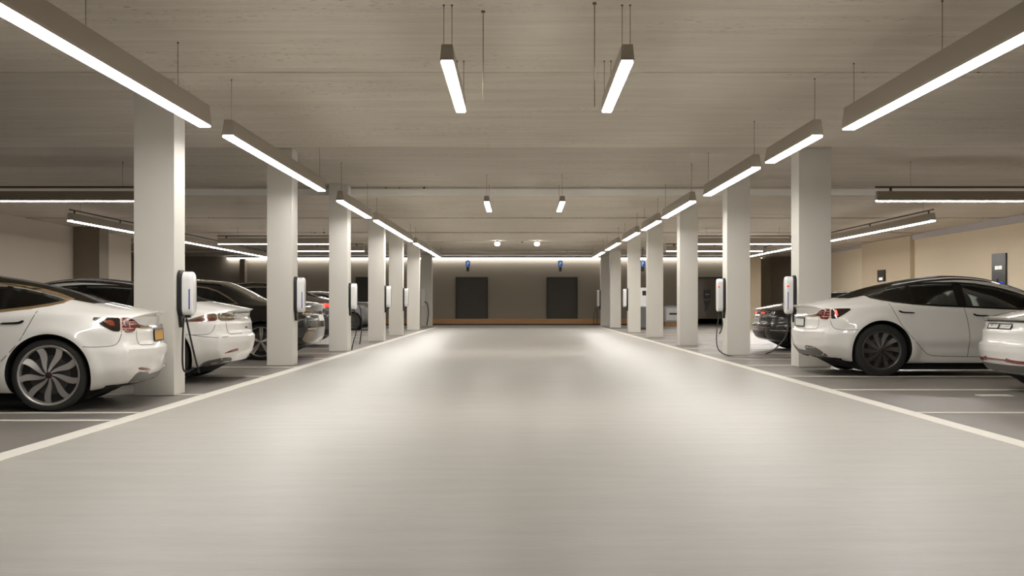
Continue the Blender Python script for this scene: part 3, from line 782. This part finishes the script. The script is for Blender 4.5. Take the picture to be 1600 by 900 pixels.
def ray(bvh, mode, a, b, s, L):
    q = math.sqrt(.5)
    if mode == 'side': o, d = Vector((a, s * 3, b)), Vector((0, -s, 0))
    elif mode == 'rear': o, d = Vector((-3, a, b)), Vector((1, 0, 0))
    elif mode == 'front': o, d = Vector((L + 3, a, b)), Vector((-1, 0, 0))
    elif mode == 'top': o, d = Vector((a, b, 4)), Vector((0, 0, -1))
    elif mode == 'diag': o, d = Vector((a * q - 3 * q, s * (a * q + 3 * q), b)), Vector((q, -s * q, 0))
    elif mode == 'diagf': o, d = Vector((L - (a * q - 3 * q), s * (a * q + 3 * q), b)), Vector((-q, -s * q, 0))
    return bvh.ray_cast(o, d), d
def decal(name, bvh, polys, mode, s, mat, parent, off=.004, step=.05, thick=.012, L=4.5, holes=None):
    """lay flat outlines (any number) onto the body skin with real thickness; one mesh"""
    V, Fc = [], []
    for poly in polys:
        dense = []
        for i in range(len(poly)):
            a = Vector(poly[i]); b = Vector(poly[(i + 1) % len(poly)]); m_ = max(1, int((b - a).length / step))
            for k2 in range(m_): dense.append(a + (b - a) * k2 / m_)
        ext = list(dense); n = len(dense)
        x0, x1 = min(v.x for v in dense), max(v.x for v in dense); z0, z1 = min(v.y for v in dense), max(v.y for v in dense)
        gx = x0 + step / 2
        while gx < x1:
            gz = z0 + step / 2
            while gz < z1: ext.append(Vector((gx, gz))); gz += step
            gx += step
        r = delaunay_2d_cdt(ext, [(i, (i + 1) % n) for i in range(n)], [], 1, 1e-5)
        vv, ff = r[0], r[2]
        out_v = []; ok = []
        for v in vv:
            hit, d = ray(bvh, mode, v.x, v.y, s, L)
            if hit[0] is None: ok.append(False); out_v.append((Vector((0, 0, 0)), Vector((0, 0, 1)), d)); continue
            nrm = hit[1] if hit[1].dot(d) < 0 else -hit[1]
            ok.append(True); out_v.append((hit[0], nrm, d))
        base = len(V); nn = len(vv)
        for p, nm, d in out_v: V.append(p + nm * off)
        for p, nm, d in out_v: V.append(p - nm * thick)
        edges = {}
        for f in ff:
            if not all(ok[i] for i in f): continue
            f = list(f)
            nrm = (Vector(V[base + f[1]]) - Vector(V[base + f[0]])).cross(Vector(V[base + f[2]]) - Vector(V[base + f[0]]))
            if nrm.dot(out_v[f[0]][1]) < 0: f = f[::-1]
            Fc.append([base + i for i in f]); Fc.append([base + nn + i for i in f[::-1]])
            for i in range(len(f)):
                e = (f[i], f[(i + 1) % len(f)])
                if (e[1], e[0]) in edges: del edges[(e[1], e[0])]
                else: edges[e] = 1
        for (a, b) in edges: Fc.append([base + a, base + nn + a, base + nn + b, base + b])
    o = link_mesh(name, V, Fc, mat, parent)
    bm = bmesh.new(); bm.from_mesh(o.data)
    bmesh.ops.delete(bm, geom=[v for v in bm.verts if not v.link_faces], context='VERTS')
    bm.to_mesh(o.data); bm.free()
    o.data.polygons.foreach_set('use_smooth', [True] * len(o.data.polygons))
    try: o.data.set_sharp_from_angle(angle=math.radians(35))
    except Exception: pass
    return o

# ---- wheels
def wheel(parent, x, y, r, side, style, W=.22, rim=.283):
    """centre on the axle; outer face towards side*y"""
    rr = r * rim / .335
    # rim barrel with outer lip
    mats = {'turbine': 'alloy', 'dark': 'alloyd', 'twin': 'silver'}[style]
    bm = bmesh.new(); yo = side * W / 2
    f = lambda t: yo - side * t
    lathe_y(bm, [(rr, f(.0)), (rr + .006, f(.004)), (rr + .006, f(W - .01)), (rr - .01, f(W - .01)), (rr - .022, f(.05)), (rr - .014, f(.008))], 64)
    ns = {'turbine': 9, 'dark': 10, 'twin': 5}[style]
    for i in range(ns):
        arms = [0.0] if style != 'twin' else [-.16, .16]
        for da in arms:
            th0 = 2 * math.pi * (i + .27) / ns + da * (1 if style == 'twin' else 0)
            Ft, Bk = [], []
            NR = 9
            for j in range(NR):
                t = j / (NR - 1); rad = .028 + (rr - .018 - .028) * t
                if style == 'turbine': th = th0 + side * (1.15 * t - .80 * t * t) ; hw = .006 + .023 * math.sin(math.pi * min(1, t * .62)) ; tilt = .022 * t
                elif style == 'dark': th = th0 + side * (.16 * t); hw = .008 + .025 * t ** .9; tilt = .022 * t
                else: th = th0 - da * .55 * t; hw = .011 + .004 * t; tilt = 0.0
                c = Vector((math.cos(th), 0, math.sin(th))) * rad; tg = Vector((-math.sin(th), 0, math.cos(th))) * hw
                dep = .012 + .012 * math.sin(math.pi * t) 
                a = c - tg + Vector((0, f(dep), 0)); b = c + tg + Vector((0, f(dep + tilt), 0))
                Ft.append((bm.verts.new(a), bm.verts.new(b)))
                Bk.append((bm.verts.new(a - Vector((0, side * .022, 0))), bm.verts.new(b - Vector((0, side * .022, 0)))))
            for j in range(NR - 1):
                bm.faces.new([Ft[j][0], Ft[j][1], Ft[j + 1][1], Ft[j + 1][0]])
                bm.faces.new([Bk[j][0], Bk[j][1], Bk[j + 1][1], Bk[j + 1][0]])
                bm.faces.new([Ft[j][0], Ft[j + 1][0], Bk[j + 1][0], Bk[j][0]]); bm.faces.new([Ft[j][1], Ft[j + 1][1], Bk[j + 1][1], Bk[j][1]])
            bm.faces.new([Ft[0][0], Ft[0][1], Bk[0][1], Bk[0][0]]); bm.faces.new([Ft[-1][0], Ft[-1][1], Bk[-1][1], Bk[-1][0]])
    w_ = bm_obj('wheel', bm, M[mats], parent, (x, y, r), smooth=True)
    bm = bmesh.new()
    lathe_y(bm, [(rr + .004, f(.006)), (rr + .012, f(-.004)), (r - .022, f(-.006)), (r - .008, f(.004)), (r, f(.022)), (r, f(W - .022)), (r - .008, f(W - .004)), (rr + .01, f(W)), (rr + .004, f(W - .01))], 64)
    bm_obj('tyre', bm, M['rubber'], w_, smooth=True)
    bm = bmesh.new(); lathe_y(bm, [(.001, f(.075)), (rr - .02, f(.075)), (rr - .02, f(.1)), (.001, f(.1))], 48); bm_obj('inner_disc', bm, M['barrel'], w_)
    bm = bmesh.new(); lathe_y(bm, [(.05, f(.058)), (rr * .66, f(.058)), (rr * .66, f(.07)), (.05, f(.07))], 48); bm_obj('brake_disc', bm, M['disc'], w_)
    bm = bmesh.new(); lathe_y(bm, [(.001, f(.004)), (.026, f(.008)), (.036, f(.02)), (.036, f(.05)), (.001, f(.05))], 24); bm_obj('hub_cap', bm, M['barrel'] if style != 'twin' else M['silver'], w_, smooth=True)
    if style != 'twin':
        bm = bmesh.new(); lathe_y(bm, [(.001, f(.001)), (.010, f(.001)), (.010, f(.006)), (.001, f(.006))], 12); bm_obj('hub_badge', bm, M['refl'] if style == 'turbine' else M['lenso'], w_)
    return w_

WIN = [(.73, 1.038), (.86, 1.088), (1.0, 1.128), (1.14, 1.160), (1.30, 1.184), (1.6, 1.208), (1.9, 1.210), (2.15, 1.192), (2.4, 1.150), (2.65, 1.082), (2.88, 1.0), (3.06, .915), (3.10, .868), (3.04, .848), (2.83, .843), (2.4, .858), (1.95, .880), (1.6, .893), (1.275, .918), (1.05, .945), (.90, .972), (.79, 1.0)]
BWIN = [(1.35, 1.0), (1.55, 1.13), (1.75, 1.24), (1.95, 1.305), (2.2, 1.335), (2.6, 1.34), (2.95, 1.315), (3.2, 1.23), (3.45, 1.11), (3.62, 1.0), (3.6, .975), (3.3, .975), (2.4, .98), (1.6, .985)]
def clipx(poly, x0, x1):
    def cl(p, c, keep):
        out = []
        for i in range(len(p)):
            a, b = p[i], p[(i + 1) % len(p)]; ia, ib = keep(a[0]), keep(b[0])
            if ia: out.append(a)
            if ia != ib:
                t = (c - a[0]) / (b[0] - a[0]); out.append((c, a[1] + (b[1] - a[1]) * t))
        return out
    p = cl(poly, x0, lambda v: v >= x0); return cl(p, x1, lambda v: v <= x1)

_cache = {}
def get_body(key):
    if key in _cache: return _cache[key]
    sp = {'sedan': SEDAN, 'big': BIG}[key]
    me, bvh = car_body(sp); me.materials.append(M['white'])
    cut = []
    for xa in sp.axles:
        for s in (-1, 1):
            cut.append(prism_mesh(circle(xa, sp.r + .005, sp.arch), s * .56, s * 1.3, M['well']))
    win = inset(WIN, .028) if key == 'sedan' else inset(BWIN, .03)
    cut.append(prism_mesh(win, -1.3, 1.3, M['cabin']))
    res = do_boolean(me, cut)
    res.polygons.foreach_set('use_smooth', [True] * len(res.polygons))
    try: res.set_sharp_from_angle(angle=math.radians(38))
    except Exception: pass
    _cache[key] = (res, bvh, sp); return _cache[key]

def seats(c, xs, z0, s=1.0):
    for i, (sx, hz) in enumerate(xs):
        for sy in (-1, 1):
            bm = bmesh.new(); r0 = bmesh.ops.create_cube(bm, size=1)
            pts = [(0, -.02), (.16, -.02), (.10, .13), (.05, .18), (-.03, .18), (-.05, .1)]
            bm.free(); bm = bmesh.new()
            A = [bm.verts.new((sx + p[0], sy * .36 - .2, z0 + p[1])) for p in pts]; B = [bm.verts.new((sx + p[0], sy * .36 + .2, z0 + p[1])) for p in pts]
            for k2 in range(6): bm.faces.new([A[k2], A[(k2 + 1) % 6], B[(k2 + 1) % 6], B[k2]])
            bm.faces.new(A); bm.faces.new(B)
            bmesh.ops.bevel(bm, geom=list(bm.edges), offset=.02, segments=2, affect='EDGES')
            bx(bm, sx - .02, sx + .06, sy * .36 - .11, sy * .36 + .11, z0 + .17, z0 + hz, .025)
            bm_obj('seat', bm, M['seat'], c, smooth=True)

def make_car(key, name, label, cat, loc, face, scale, paint, wheels, lights, trim='trim', group='cars parked in the bays', glassy=True, wins=None, yaw=0.0, extra=None):
    """face=+1: nose towards +x (rear towards the aisle on the beige side); face=-1: nose towards -x. loc = rear middle on the floor"""
    res, bvh, sp = get_body(key); L = sp.L
    c = empty(name, (loc[0], loc[1], 0), (0 if face > 0 else math.pi) + yaw, scale)
    me = res.copy(); b = bpy.data.objects.new('body', me); COL.objects.link(b); b.parent = c
    for i, mm in enumerate(me.materials):
        if mm == M['white']: me.materials[i] = M[paint]
    D = lambda nm, polys, mode, s, mat, **kw: decal(nm, bvh, polys, mode, s, M[mat], c, L=L, **kw)
    seamm = 'seam' if paint == 'white' else 'seamd'
    W = WIN if key == 'sedan' else BWIN
    # glazing: frame ring, then panes
    for s in (-1, 1):
        ins = inset(W, .024); n = len(W)
        ring = [[W[i], W[(i + 1) % n], ins[(i + 1) % n], ins[i]] for i in range(n)]
        D('window_trim', ring, 'side', s, trim, off=.006, thick=.02, step=.12)
        segs = ((0, 1.27), (1.31, 1.86), (1.96, 4)) if key == 'sedan' else ((0, 1.78), (1.84, 2.5), (2.58, 4))
        for a, b2 in segs:
            D('side_window', [clipx(ins, a, b2)], 'side', s, 'glass' if glassy else 'darkglass', off=.001, thick=.006, step=.08)
        pil = [[(segs[i][1] - .005, 0), (segs[i + 1][0] + .005, 9)] for i in range(2)]
        for p in pil: D('window_pillar', [clipx(ins, p[0][0], p[1][0])], 'side', s, 'trim', off=.004, thick=.02, step=.08)
    if glassy:
        if key == 'sedan': seats(c, ((1.42, .27), (2.02, .28)), .9)
        else: seats(c, ((1.75, .3), (2.7, .32)), 1.0)
    # roof and rear glass
    if key == 'sedan':
        D('roof_glass', [chaikin([(.50, -.44), (.50, .44), (.80, .535), (1.3, .555), (2.0, .572), (2.5, .578), (2.5, -.578), (2.0, -.572), (1.3, -.555), (.80, -.535)], 1)], 'top', 1, 'roofglass', off=.004, step=.09)
        D('windshield', [[(2.52, -.57), (2.52, .57), (3.0, .60), (3.24, .58), (3.30, 0), (3.24, -.58), (3.0, -.60)]], 'top', 1, 'roofglass', off=.004, step=.09)
    else:
        D('rear_window', [chaikin([(1.12, -.5), (1.12, .5), (1.6, .46), (1.78, .45), (1.78, -.45), (1.6, -.46)], 1)], 'top', 1, 'quarter', off=.004, step=.08)
        D('windshield', [[(3.2, -.5), (3.2, .5), (3.75, .6), (3.82, 0), (3.75, -.6)]], 'top', 1, 'darkglass', off=.004, step=.09)
        for s in (-1, 1):
            o2 = [( x_, s * .585) for x_ in (1.75, 2.0, 2.4, 2.9, 3.2)]
            pts = []
            for x_, y_ in o2:
                h, _ = ray(bvh, 'top', x_, y_, 1, L); pts.append((x_, y_, h[0].z + .022))
            pts = [(pts[0][0] - .06, pts[0][1], pts[0][2] - .04)] + pts + [(pts[-1][0] + .06, pts[-1][1], pts[-1][2] - .045)]
            bm = bmesh.new(); tube(bm, smooth_path(pts, 4), .014, 8); bm_obj('roof_rail', bm, M['chrome'], c, smooth=True)
    # seams
    for s in (-1, 1):
        if key == 'sedan':
            lines = [strip(sm2([(.978, .93), (1.05, .78), (1.13, .635), (1.333, .407), (1.42, .32), (1.485, .278), (1.6, .262), (1.98, .252), (2.6, .25), (3.05, .26), (3.13, .32), (3.15, .6), (3.12, .845)]), .007),
                     strip(sm2([(1.925, .875), (1.97, .65), (1.985, .45), (1.98, .255)]), .007),
                     strip(sm2([(.47, .70), (.40, .66), (.25, .655), (.17, .67)]), .006) if True else None,
                     strip(sm2([(.56, .66), (.40, .60), (.32, .585), (.17, .585)]), .006)]
            D('panel_seam', [l for l in lines[:2] + [strip(sm2([(.235, .715), (.26, .64), (.31, .605), (.45, .595), (.56, .60)]), .006)]], 'side', s, seamm, off=.0012, thick=.003, step=.04)
            hx = ((1.08, .825), (2.03, .785))
        else:
            D('panel_seam', [strip(sm2([(1.55, .96), (1.6, .75), (1.62, .5), (1.5, .35)]), .008), strip(sm2([(2.54, .97), (2.58, .7), (2.57, .26)]), .008), strip(sm2([(3.55, .95), (3.58, .7), (3.5, .26)]), .008),
                           strip(sm2([(1.5, .28), (2.5, .255), (3.5, .26)]), .008)], 'side', s, 'seamd', off=.0015, thick=.003, step=.05)
            hx = ((1.75, .85), (2.7, .84))
        for (hx0, hz) in hx:
            D('door_handle', [chaikin([(hx0, hz + .016), (hx0 + .02, hz + .018), (hx0 + .05, hz + .002), (hx0 + .205, hz - .004), (hx0 + .205, hz - .018), (hx0 + .045, hz - .015), (hx0 + .01, hz - .0)], 1)], 'side', s, 'trim' if key == 'sedan' else 'chrome', off=.012, thick=.004, step=.03)
        pass
        D('sill_trim', [[(1.30, .19), (sp.axles[1] - .42, .19), (sp.axles[1] - .42, .148), (1.30, .148)]], 'side', s, 'trim', off=.006, thick=.02, step=.1)
    bm = bmesh.new()
    A, B = [], []
    for (ux, uz) in ((.30, .25), (.62, .08), (L - .75, .08), (L - .35, .25)):
        A.append(bm.verts.new((ux, -.70, uz))); B.append(bm.verts.new((ux, .70, uz)))
    for k2 in range(4): bm.faces.new([A[k2], A[(k2 + 1) % 4], B[(k2 + 1) % 4], B[k2]])
    bm.faces.new(A); bm.faces.new(B); bm_obj('underbody_shade_block', bm, M['well'], c)  # low black wedge added to block light and deepen the shade beneath
    lights(D, c, bvh, sp)
    # plate fixed inside lights; mirrors
    for s in (-1, 1):
        bm = bmesh.new(); bmesh.ops.create_uvsphere(bm, u_segments=16, v_segments=10, radius=1)
        mz = .93 if key == 'sedan' else 1.05; mx_ = 2.98 if key == 'sedan' else 3.45
        for v in bm.verts: v.co = Vector((mx_ + v.co.x * .07, s * (.985 + v.co.y * .11), mz + v.co.z * .06 + (.012 if v.co.z > 0 else 0)))
        o3 = bm_obj('wing_mirror', bm, M[paint], c, smooth=True)
        box('mirror_arm', mx_ - .02, mx_ + .03, min(s * .80, s * .92), max(s * .80, s * .92), mz - .05, mz - .02, M['trim'], o3)
    # headlights
    for s in (-1, 1):
        D('headlight', [chaikin([(.75, .64), (1.05, .70), (1.05, .655), (.85, .58), (.72, .60)], 1)], 'diagf', s, 'lensc', off=.004, step=.05)
    for xa in sp.axles:
        for s in (-1, 1): wheel(c, xa, s * (.90 - .135), sp.r, s, wheels, rim=.245 if wheels == 'dark' else .275)
    tag(c, label, cat, group)
    return c

def lights_tesla(lit, plate, gold=False):
    def f(D, c, bvh, sp):
        for s in (-1, 1):
            D('tail_light', [chaikin([(.945, .868), (.78, .866), (.705, .862), (.715, .80), (.735, .735), (.80, .74), (.86, .785)], 1)], 'diag', s, 'lens', off=.005, step=.03)
            D('amber_lamp', [chaikin([(.86, .838), (.77, .842), (.765, .79), (.80, .785)] if not lit else [(.775, .85), (.745, .85), (.765, .80), (.79, .768), (.81, .772)], 1)], 'diag', s, 'lenslit' if lit else 'lenso', off=.007, step=.03)
            D('tail_light', [chaikin([(.69, .864), (.63, .862), (.55, .845), (.46, .792), (.40, .785), (.40, .772), (.47, .765), (.55, .765), (.575, .732), (.715, .726)], 1)], 'diag', s, 'lensr', off=.005, step=.03)
            D('lamp_divider', [strip([(.69, .862), (.705, .80), (.722, .728)], .010), strip([(.70, .795), (.56, .795)], .006), strip([(.70, .83), (.54, .825)], .006), strip([(.71, .762), (.58, .76)], .006), strip([(.625, .86), (.62, .75)], .005)], 'diag', s, 'lensp' if not lit else 'lensp', off=.008, step=.03, thick=.004)
            D('reflector', [chaikin([(.52, .395), (.34, .37), (.30, .355), (.31, .345), (.53, .37)], 1)] if not lit else [chaikin([(.33, .37), (.25, .365), (.25, .35), (.33, .355)], 1)], 'diag', s, 'refl', off=.006, step=.04)
            D('lower_bumper', [chaikin([(.30, .335), (.42, .342), (.52, .352), (.60, .25), (.52, .236), (.40, .24), (.30, .25)], 1)] if not lit else [chaikin([(.22, .385), (.48, .375), (.66, .26), (.56, .235), (.40, .24), (.2, .25)], 1)], 'diag', s, 'diff', off=.004, step=.04)
            D('bumper_edge', [strip([(.25, .235), (.42, .226), (.55, .228), (.72, .222), (.80, .215)], .022)], 'diag', s, 'trim', off=.008, step=.05)
            D('trunk_seam', [strip(sm2([(.54, .755), (.535, .66), (.50, .61), (.42, .60), (.2, .60)]), .006)], 'diag', s, 'seam', off=.0012, step=.04, thick=.003)
        D('trunk_lip', [strip([(-.56, .768), (0, .765), (.56, .768)], .016)], 'rear', 1, 'chrome', off=.012, step=.05)
        D('number_plate', [[(-.23, .735), (.23, .735), (.23, .635), (-.23, .635)]], 'rear', 1, plate, off=.008, step=.08)
        D('plate_frame', [strip([(-.235, .74), (.235, .74)], .014), strip([(-.235, .63), (.235, .63)], .014), strip([(-.235, .74), (-.235, .63)], .014), strip([(.235, .74), (.235, .63)], .014)], 'rear', 1, 'trim', off=.012, step=.08)
        D('diffuser', [[(-.5, .31), (.5, .31), (.45, .25), (-.45, .25)]], 'rear', 1, 'diff', off=.004, step=.06)
    return f
def lights_liftback(D, c, bvh, sp):
    for s in (-1, 1):
        D('tail_light', [chaikin([(1.08, .755), (.93, .80), (.80, .845), (.68, .858), (.68, .765), (.85, .755)], 1)], 'diag', s, 'lensc', off=.005, step=.03)
        D('red_lamp', [chaikin([(1.02, .762), (.84, .80), (.70, .80), (.70, .770), (.85, .762)], 1)], 'diag', s, 'lensr', off=.007, step=.03)
        D('tail_light', [chaikin([(.67, .858), (.55, .862), (.42, .84), (.30, .825), (.30, .78), (.45, .765), (.67, .765)], 1)], 'diag', s, 'lensc', off=.005, step=.03)
        D('reflector', [chaikin([(.62, .36), (.46, .405), (.33, .42), (.33, .385), (.46, .375)], 1)], 'diag', s, 'refl', off=.006, step=.03)
        D('lower_bumper', [chaikin([(.40, .30), (.58, .31), (.80, .27), (.85, .20), (.56, .21), (.40, .24)], 1)], 'diag', s, 'diff', off=.004, step=.04)
        D('trunk_seam', [strip(sm2([(.56, .76), (.54, .66), (.50, .605), (.38, .60), (.2, .60)]), .006), strip([(1.0, .60), (.85, .57), (.7, .56), (.55, .57)], .005)], 'diag', s, 'seamd', off=.0012, step=.04, thick=.003)
    D('rear_badge', [[(-.06, .68), (.06, .68), (.06, .665), (-.06, .665)]], 'rear', 1, 'trim', off=.004, step=.05)
    D('trunk_lip', [strip([(-.45, .86), (0, .865), (.45, .86)], .02)], 'rear', 1, 'trim', off=.01, step=.05)
def lights_red(D, c, bvh, sp):
    z = .8
    for s in (-1, 1):
        D('tail_light', [chaikin([(1.02, .83), (.85, .87), (.5, .86), (.3, .85), (.3, .79), (.85, .79)], 1)], 'diag', s, 'lenslit', off=.006, step=.04)
        D('lower_bumper', [chaikin([(.35, .35), (.8, .35), (.8, .25), (.35, .25)], 1)], 'diag', s, 'trim', off=.004, step=.05)
    D('number_plate', [[(-.25, .72), (.25, .72), (.25, .61), (-.25, .61)]], 'rear', 1, 'plate', off=.01, step=.08)
def lights_big(D, c, bvh, sp):
    for s in (-1, 1):
        D('tail_light', [chaikin([(.98, .93), (.80, .955), (.50, .94), (.44, .88), (.46, .80), (.62, .78), (.84, .82)], 1)], 'diag', s, 'lensc', off=.006, step=.03)
        D('lamp_divider', [strip([(.94, .915), (.7, .90), (.48, .88)], .012), strip([(.85, .85), (.65, .83), (.48, .83)], .012)], 'diag', s, 'chrome', off=.01, step=.04)
        D('lower_bumper', [chaikin([(.35, .50), (.66, .52), (.74, .36), (.62, .30), (.35, .30)], 1)], 'diag', s, 'lensc', off=.005, step=.04)
        D('reflector', [strip([(.62, .55), (.35, .555)], .025)], 'diag', s, 'chrome', off=.007, step=.04)
    D('number_plate', [[(-.25, .80), (.25, .80), (.25, .69), (-.25, .69)]], 'rear', 1, 'plate', off=.01, step=.08)
def lights_dark(D, c, bvh, sp):
    for s in (-1, 1):
        D('tail_light', [chaikin([(1.0, .83), (.8, .845), (.55, .845), (.3, .84), (.3, .79), (.8, .79)], 1)], 'diag', s, 'lens', off=.006, step=.04)
    D('tail_light', [[(-.55, .845), (.55, .845), (.55, .79), (-.55, .79)]], 'rear', 1, 'lensr', off=.008, step=.06)
    D('red_lamp', [[(-.50, .835), (-.30, .835), (-.30, .805), (-.50, .805)], [(.1, .835), (.3, .835), (.3, .805), (.1, .805)]], 'rear', 1, 'lenslit', off=.011, step=.06)
    D('number_plate', [[(-.24, .71), (.24, .71), (.24, .60), (-.24, .60)]], 'rear', 1, 'plate', off=.012, step=.08)
    D('plate_marks', [[(x_, .69), (x_ + .025, .69), (x_ + .025, .62), (x_, .62)] for x_ in (-.17, -.09, .02, .1)], 'rear', 1, 'trim', off=.015, step=.08)
    D('chrome_panel', [[(-.4, .775), (.4, .775), (.36, .725), (-.36, .725)]], 'rear', 1, 'lensc', off=.008, step=.06)
    D('reflector', [[(-.6, .50), (.6, .50), (.6, .45), (-.6, .45)]], 'rear', 1, 'lensr', off=.008, step=.06)
    D('diffuser', [[(-.6, .43), (.6, .43), (.5, .28), (-.5, .28)]], 'rear', 1, 'trim', off=.006, step=.06)
    for s in (-1, 1): D('chrome_strip', [strip([(1.3, .42), (.9, .44), (.65, .45)], .012)], 'diag', s, 'chrome', off=.005, step=.06)
def lights_white2(D, c, bvh, sp):
    D('tail_light', [strip([(-.66, .862), (0, .868), (.66, .862)], .022)], 'rear', 1, 'lens', off=.010, step=.05)
    for s in (-1, 1):
        D('tail_light', [strip([(.96, .86), (.8, .86), (.6, .862), (.44, .863)], .022)], 'diag', s, 'lens', off=.008, step=.05)
        D('reflector', [chaikin([(.75, .40), (.3, .405), (.2, .43), (.2, .40), (.3, .365), (.75, .37)], 1)], 'diag', s, 'refl', off=.006, step=.04)
        D('lower_bumper', [[(.1, .345), (.5, .345), (.8, .33), (.84, .2), (.5, .225), (.1, .26)]], 'diag', s, 'diff', off=.006, step=.05)
    D('diffuser', [[(-.6, .345), (.6, .345), (.55, .255), (-.55, .255)]], 'rear', 1, 'diff', off=.006, step=.05)
    D('reflector', [strip([(-.66, .385), (-.3, .385), (-.22, .40), (.22, .40), (.3, .385), (.66, .385)], .022)], 'rear', 1, 'refl', off=.006, step=.05)
    fr = []
    for a, b in ((-.62, -.32), (-.30, 0.0)):
        fr += [strip([(a, .83), (b, .83)], .01), strip([(a, .765), (b, .765)], .01), strip([(a, .83), (a, .765)], .01), strip([(b, .83), (b, .765)], .01)]
    fr += [strip([(-.56, .81), (-.50, .81)], .008), strip([(-.18, .80), (-.08, .80)], .008)]
    fr = [[(-p[0] - .30, p[1]) for p in q] for q in fr]
    D('number_plate', [[(-x_ - .30, z_) for x_, z_ in ((-.62, .83), (0.0, .83), (0, .765), (-.62, .765))]], 'rear', 1, 'plate', off=.006, step=.06)
    D('plate_frame', fr, 'rear', 1, 'trim', off=.010, step=.06)

G = 'cars parked in the bays'
make_car('sedan', 'car', 'white sedan cut off by the photo edge, with silver turbine-spoked wheel and amber tail lamp', 'car',
         (-3.55, 11.60), -1, 1.0, 'white', 'turbine', lights_tesla(False, 'platey'), trim='gold', yaw=math.radians(7))
make_car('sedan', 'car', 'white sedan with dark spoked wheels and black roof in front of the beige wall', 'car',
         (4.08, 15.72 + .96), 1, 1.07, 'white', 'dark', lights_tesla(True, 'plate'))
make_car('sedan', 'car', 'white liftback behind the first pillar and its looped charging cable', 'car',
         (-3.52, 15.25), -1, (1.03, 1.03, 1.02), 'white', 'dark', lights_liftback)
make_car('big', 'car', 'black saloon with chrome window trim, roof rails and bright silver wheel', 'car',
         (-3.56, 20.36 + .93), -1, (1.0, 1.0, .985), 'blk', 'twin', lights_big, trim='chrome', glassy=False)
make_car('sedan', 'car', 'dark grey car with a lit red tail light, beyond the black saloon', 'car',
         (-4.1, 27.5), -1, (1.05, 1.03, 1.15), 'dgrey', 'dark', lights_red, trim='chrome', glassy=False)
make_car('big', 'car', 'mid grey car parked deepest in the row, glimpsed beside the dangling cables', 'car',
         (-5.1, 43.5), -1, 1.0, 'grey', 'dark', lights_big, glassy=False)
make_car('sedan', 'car', 'black and dark grey car with red rear strips and white number plate between two pillars', 'car',
         (5.2, 25.0), 1, (1.03, 1.0, .97), 'blk', 'dark', lights_dark, glassy=False)
make_car('sedan', 'car', 'white car tail at the photo edge with split plate and dark lower bumper', 'car',
         (5.40, 13.0), 1, (1.0, 1.0, .93), 'white', 'dark', lights_white2)
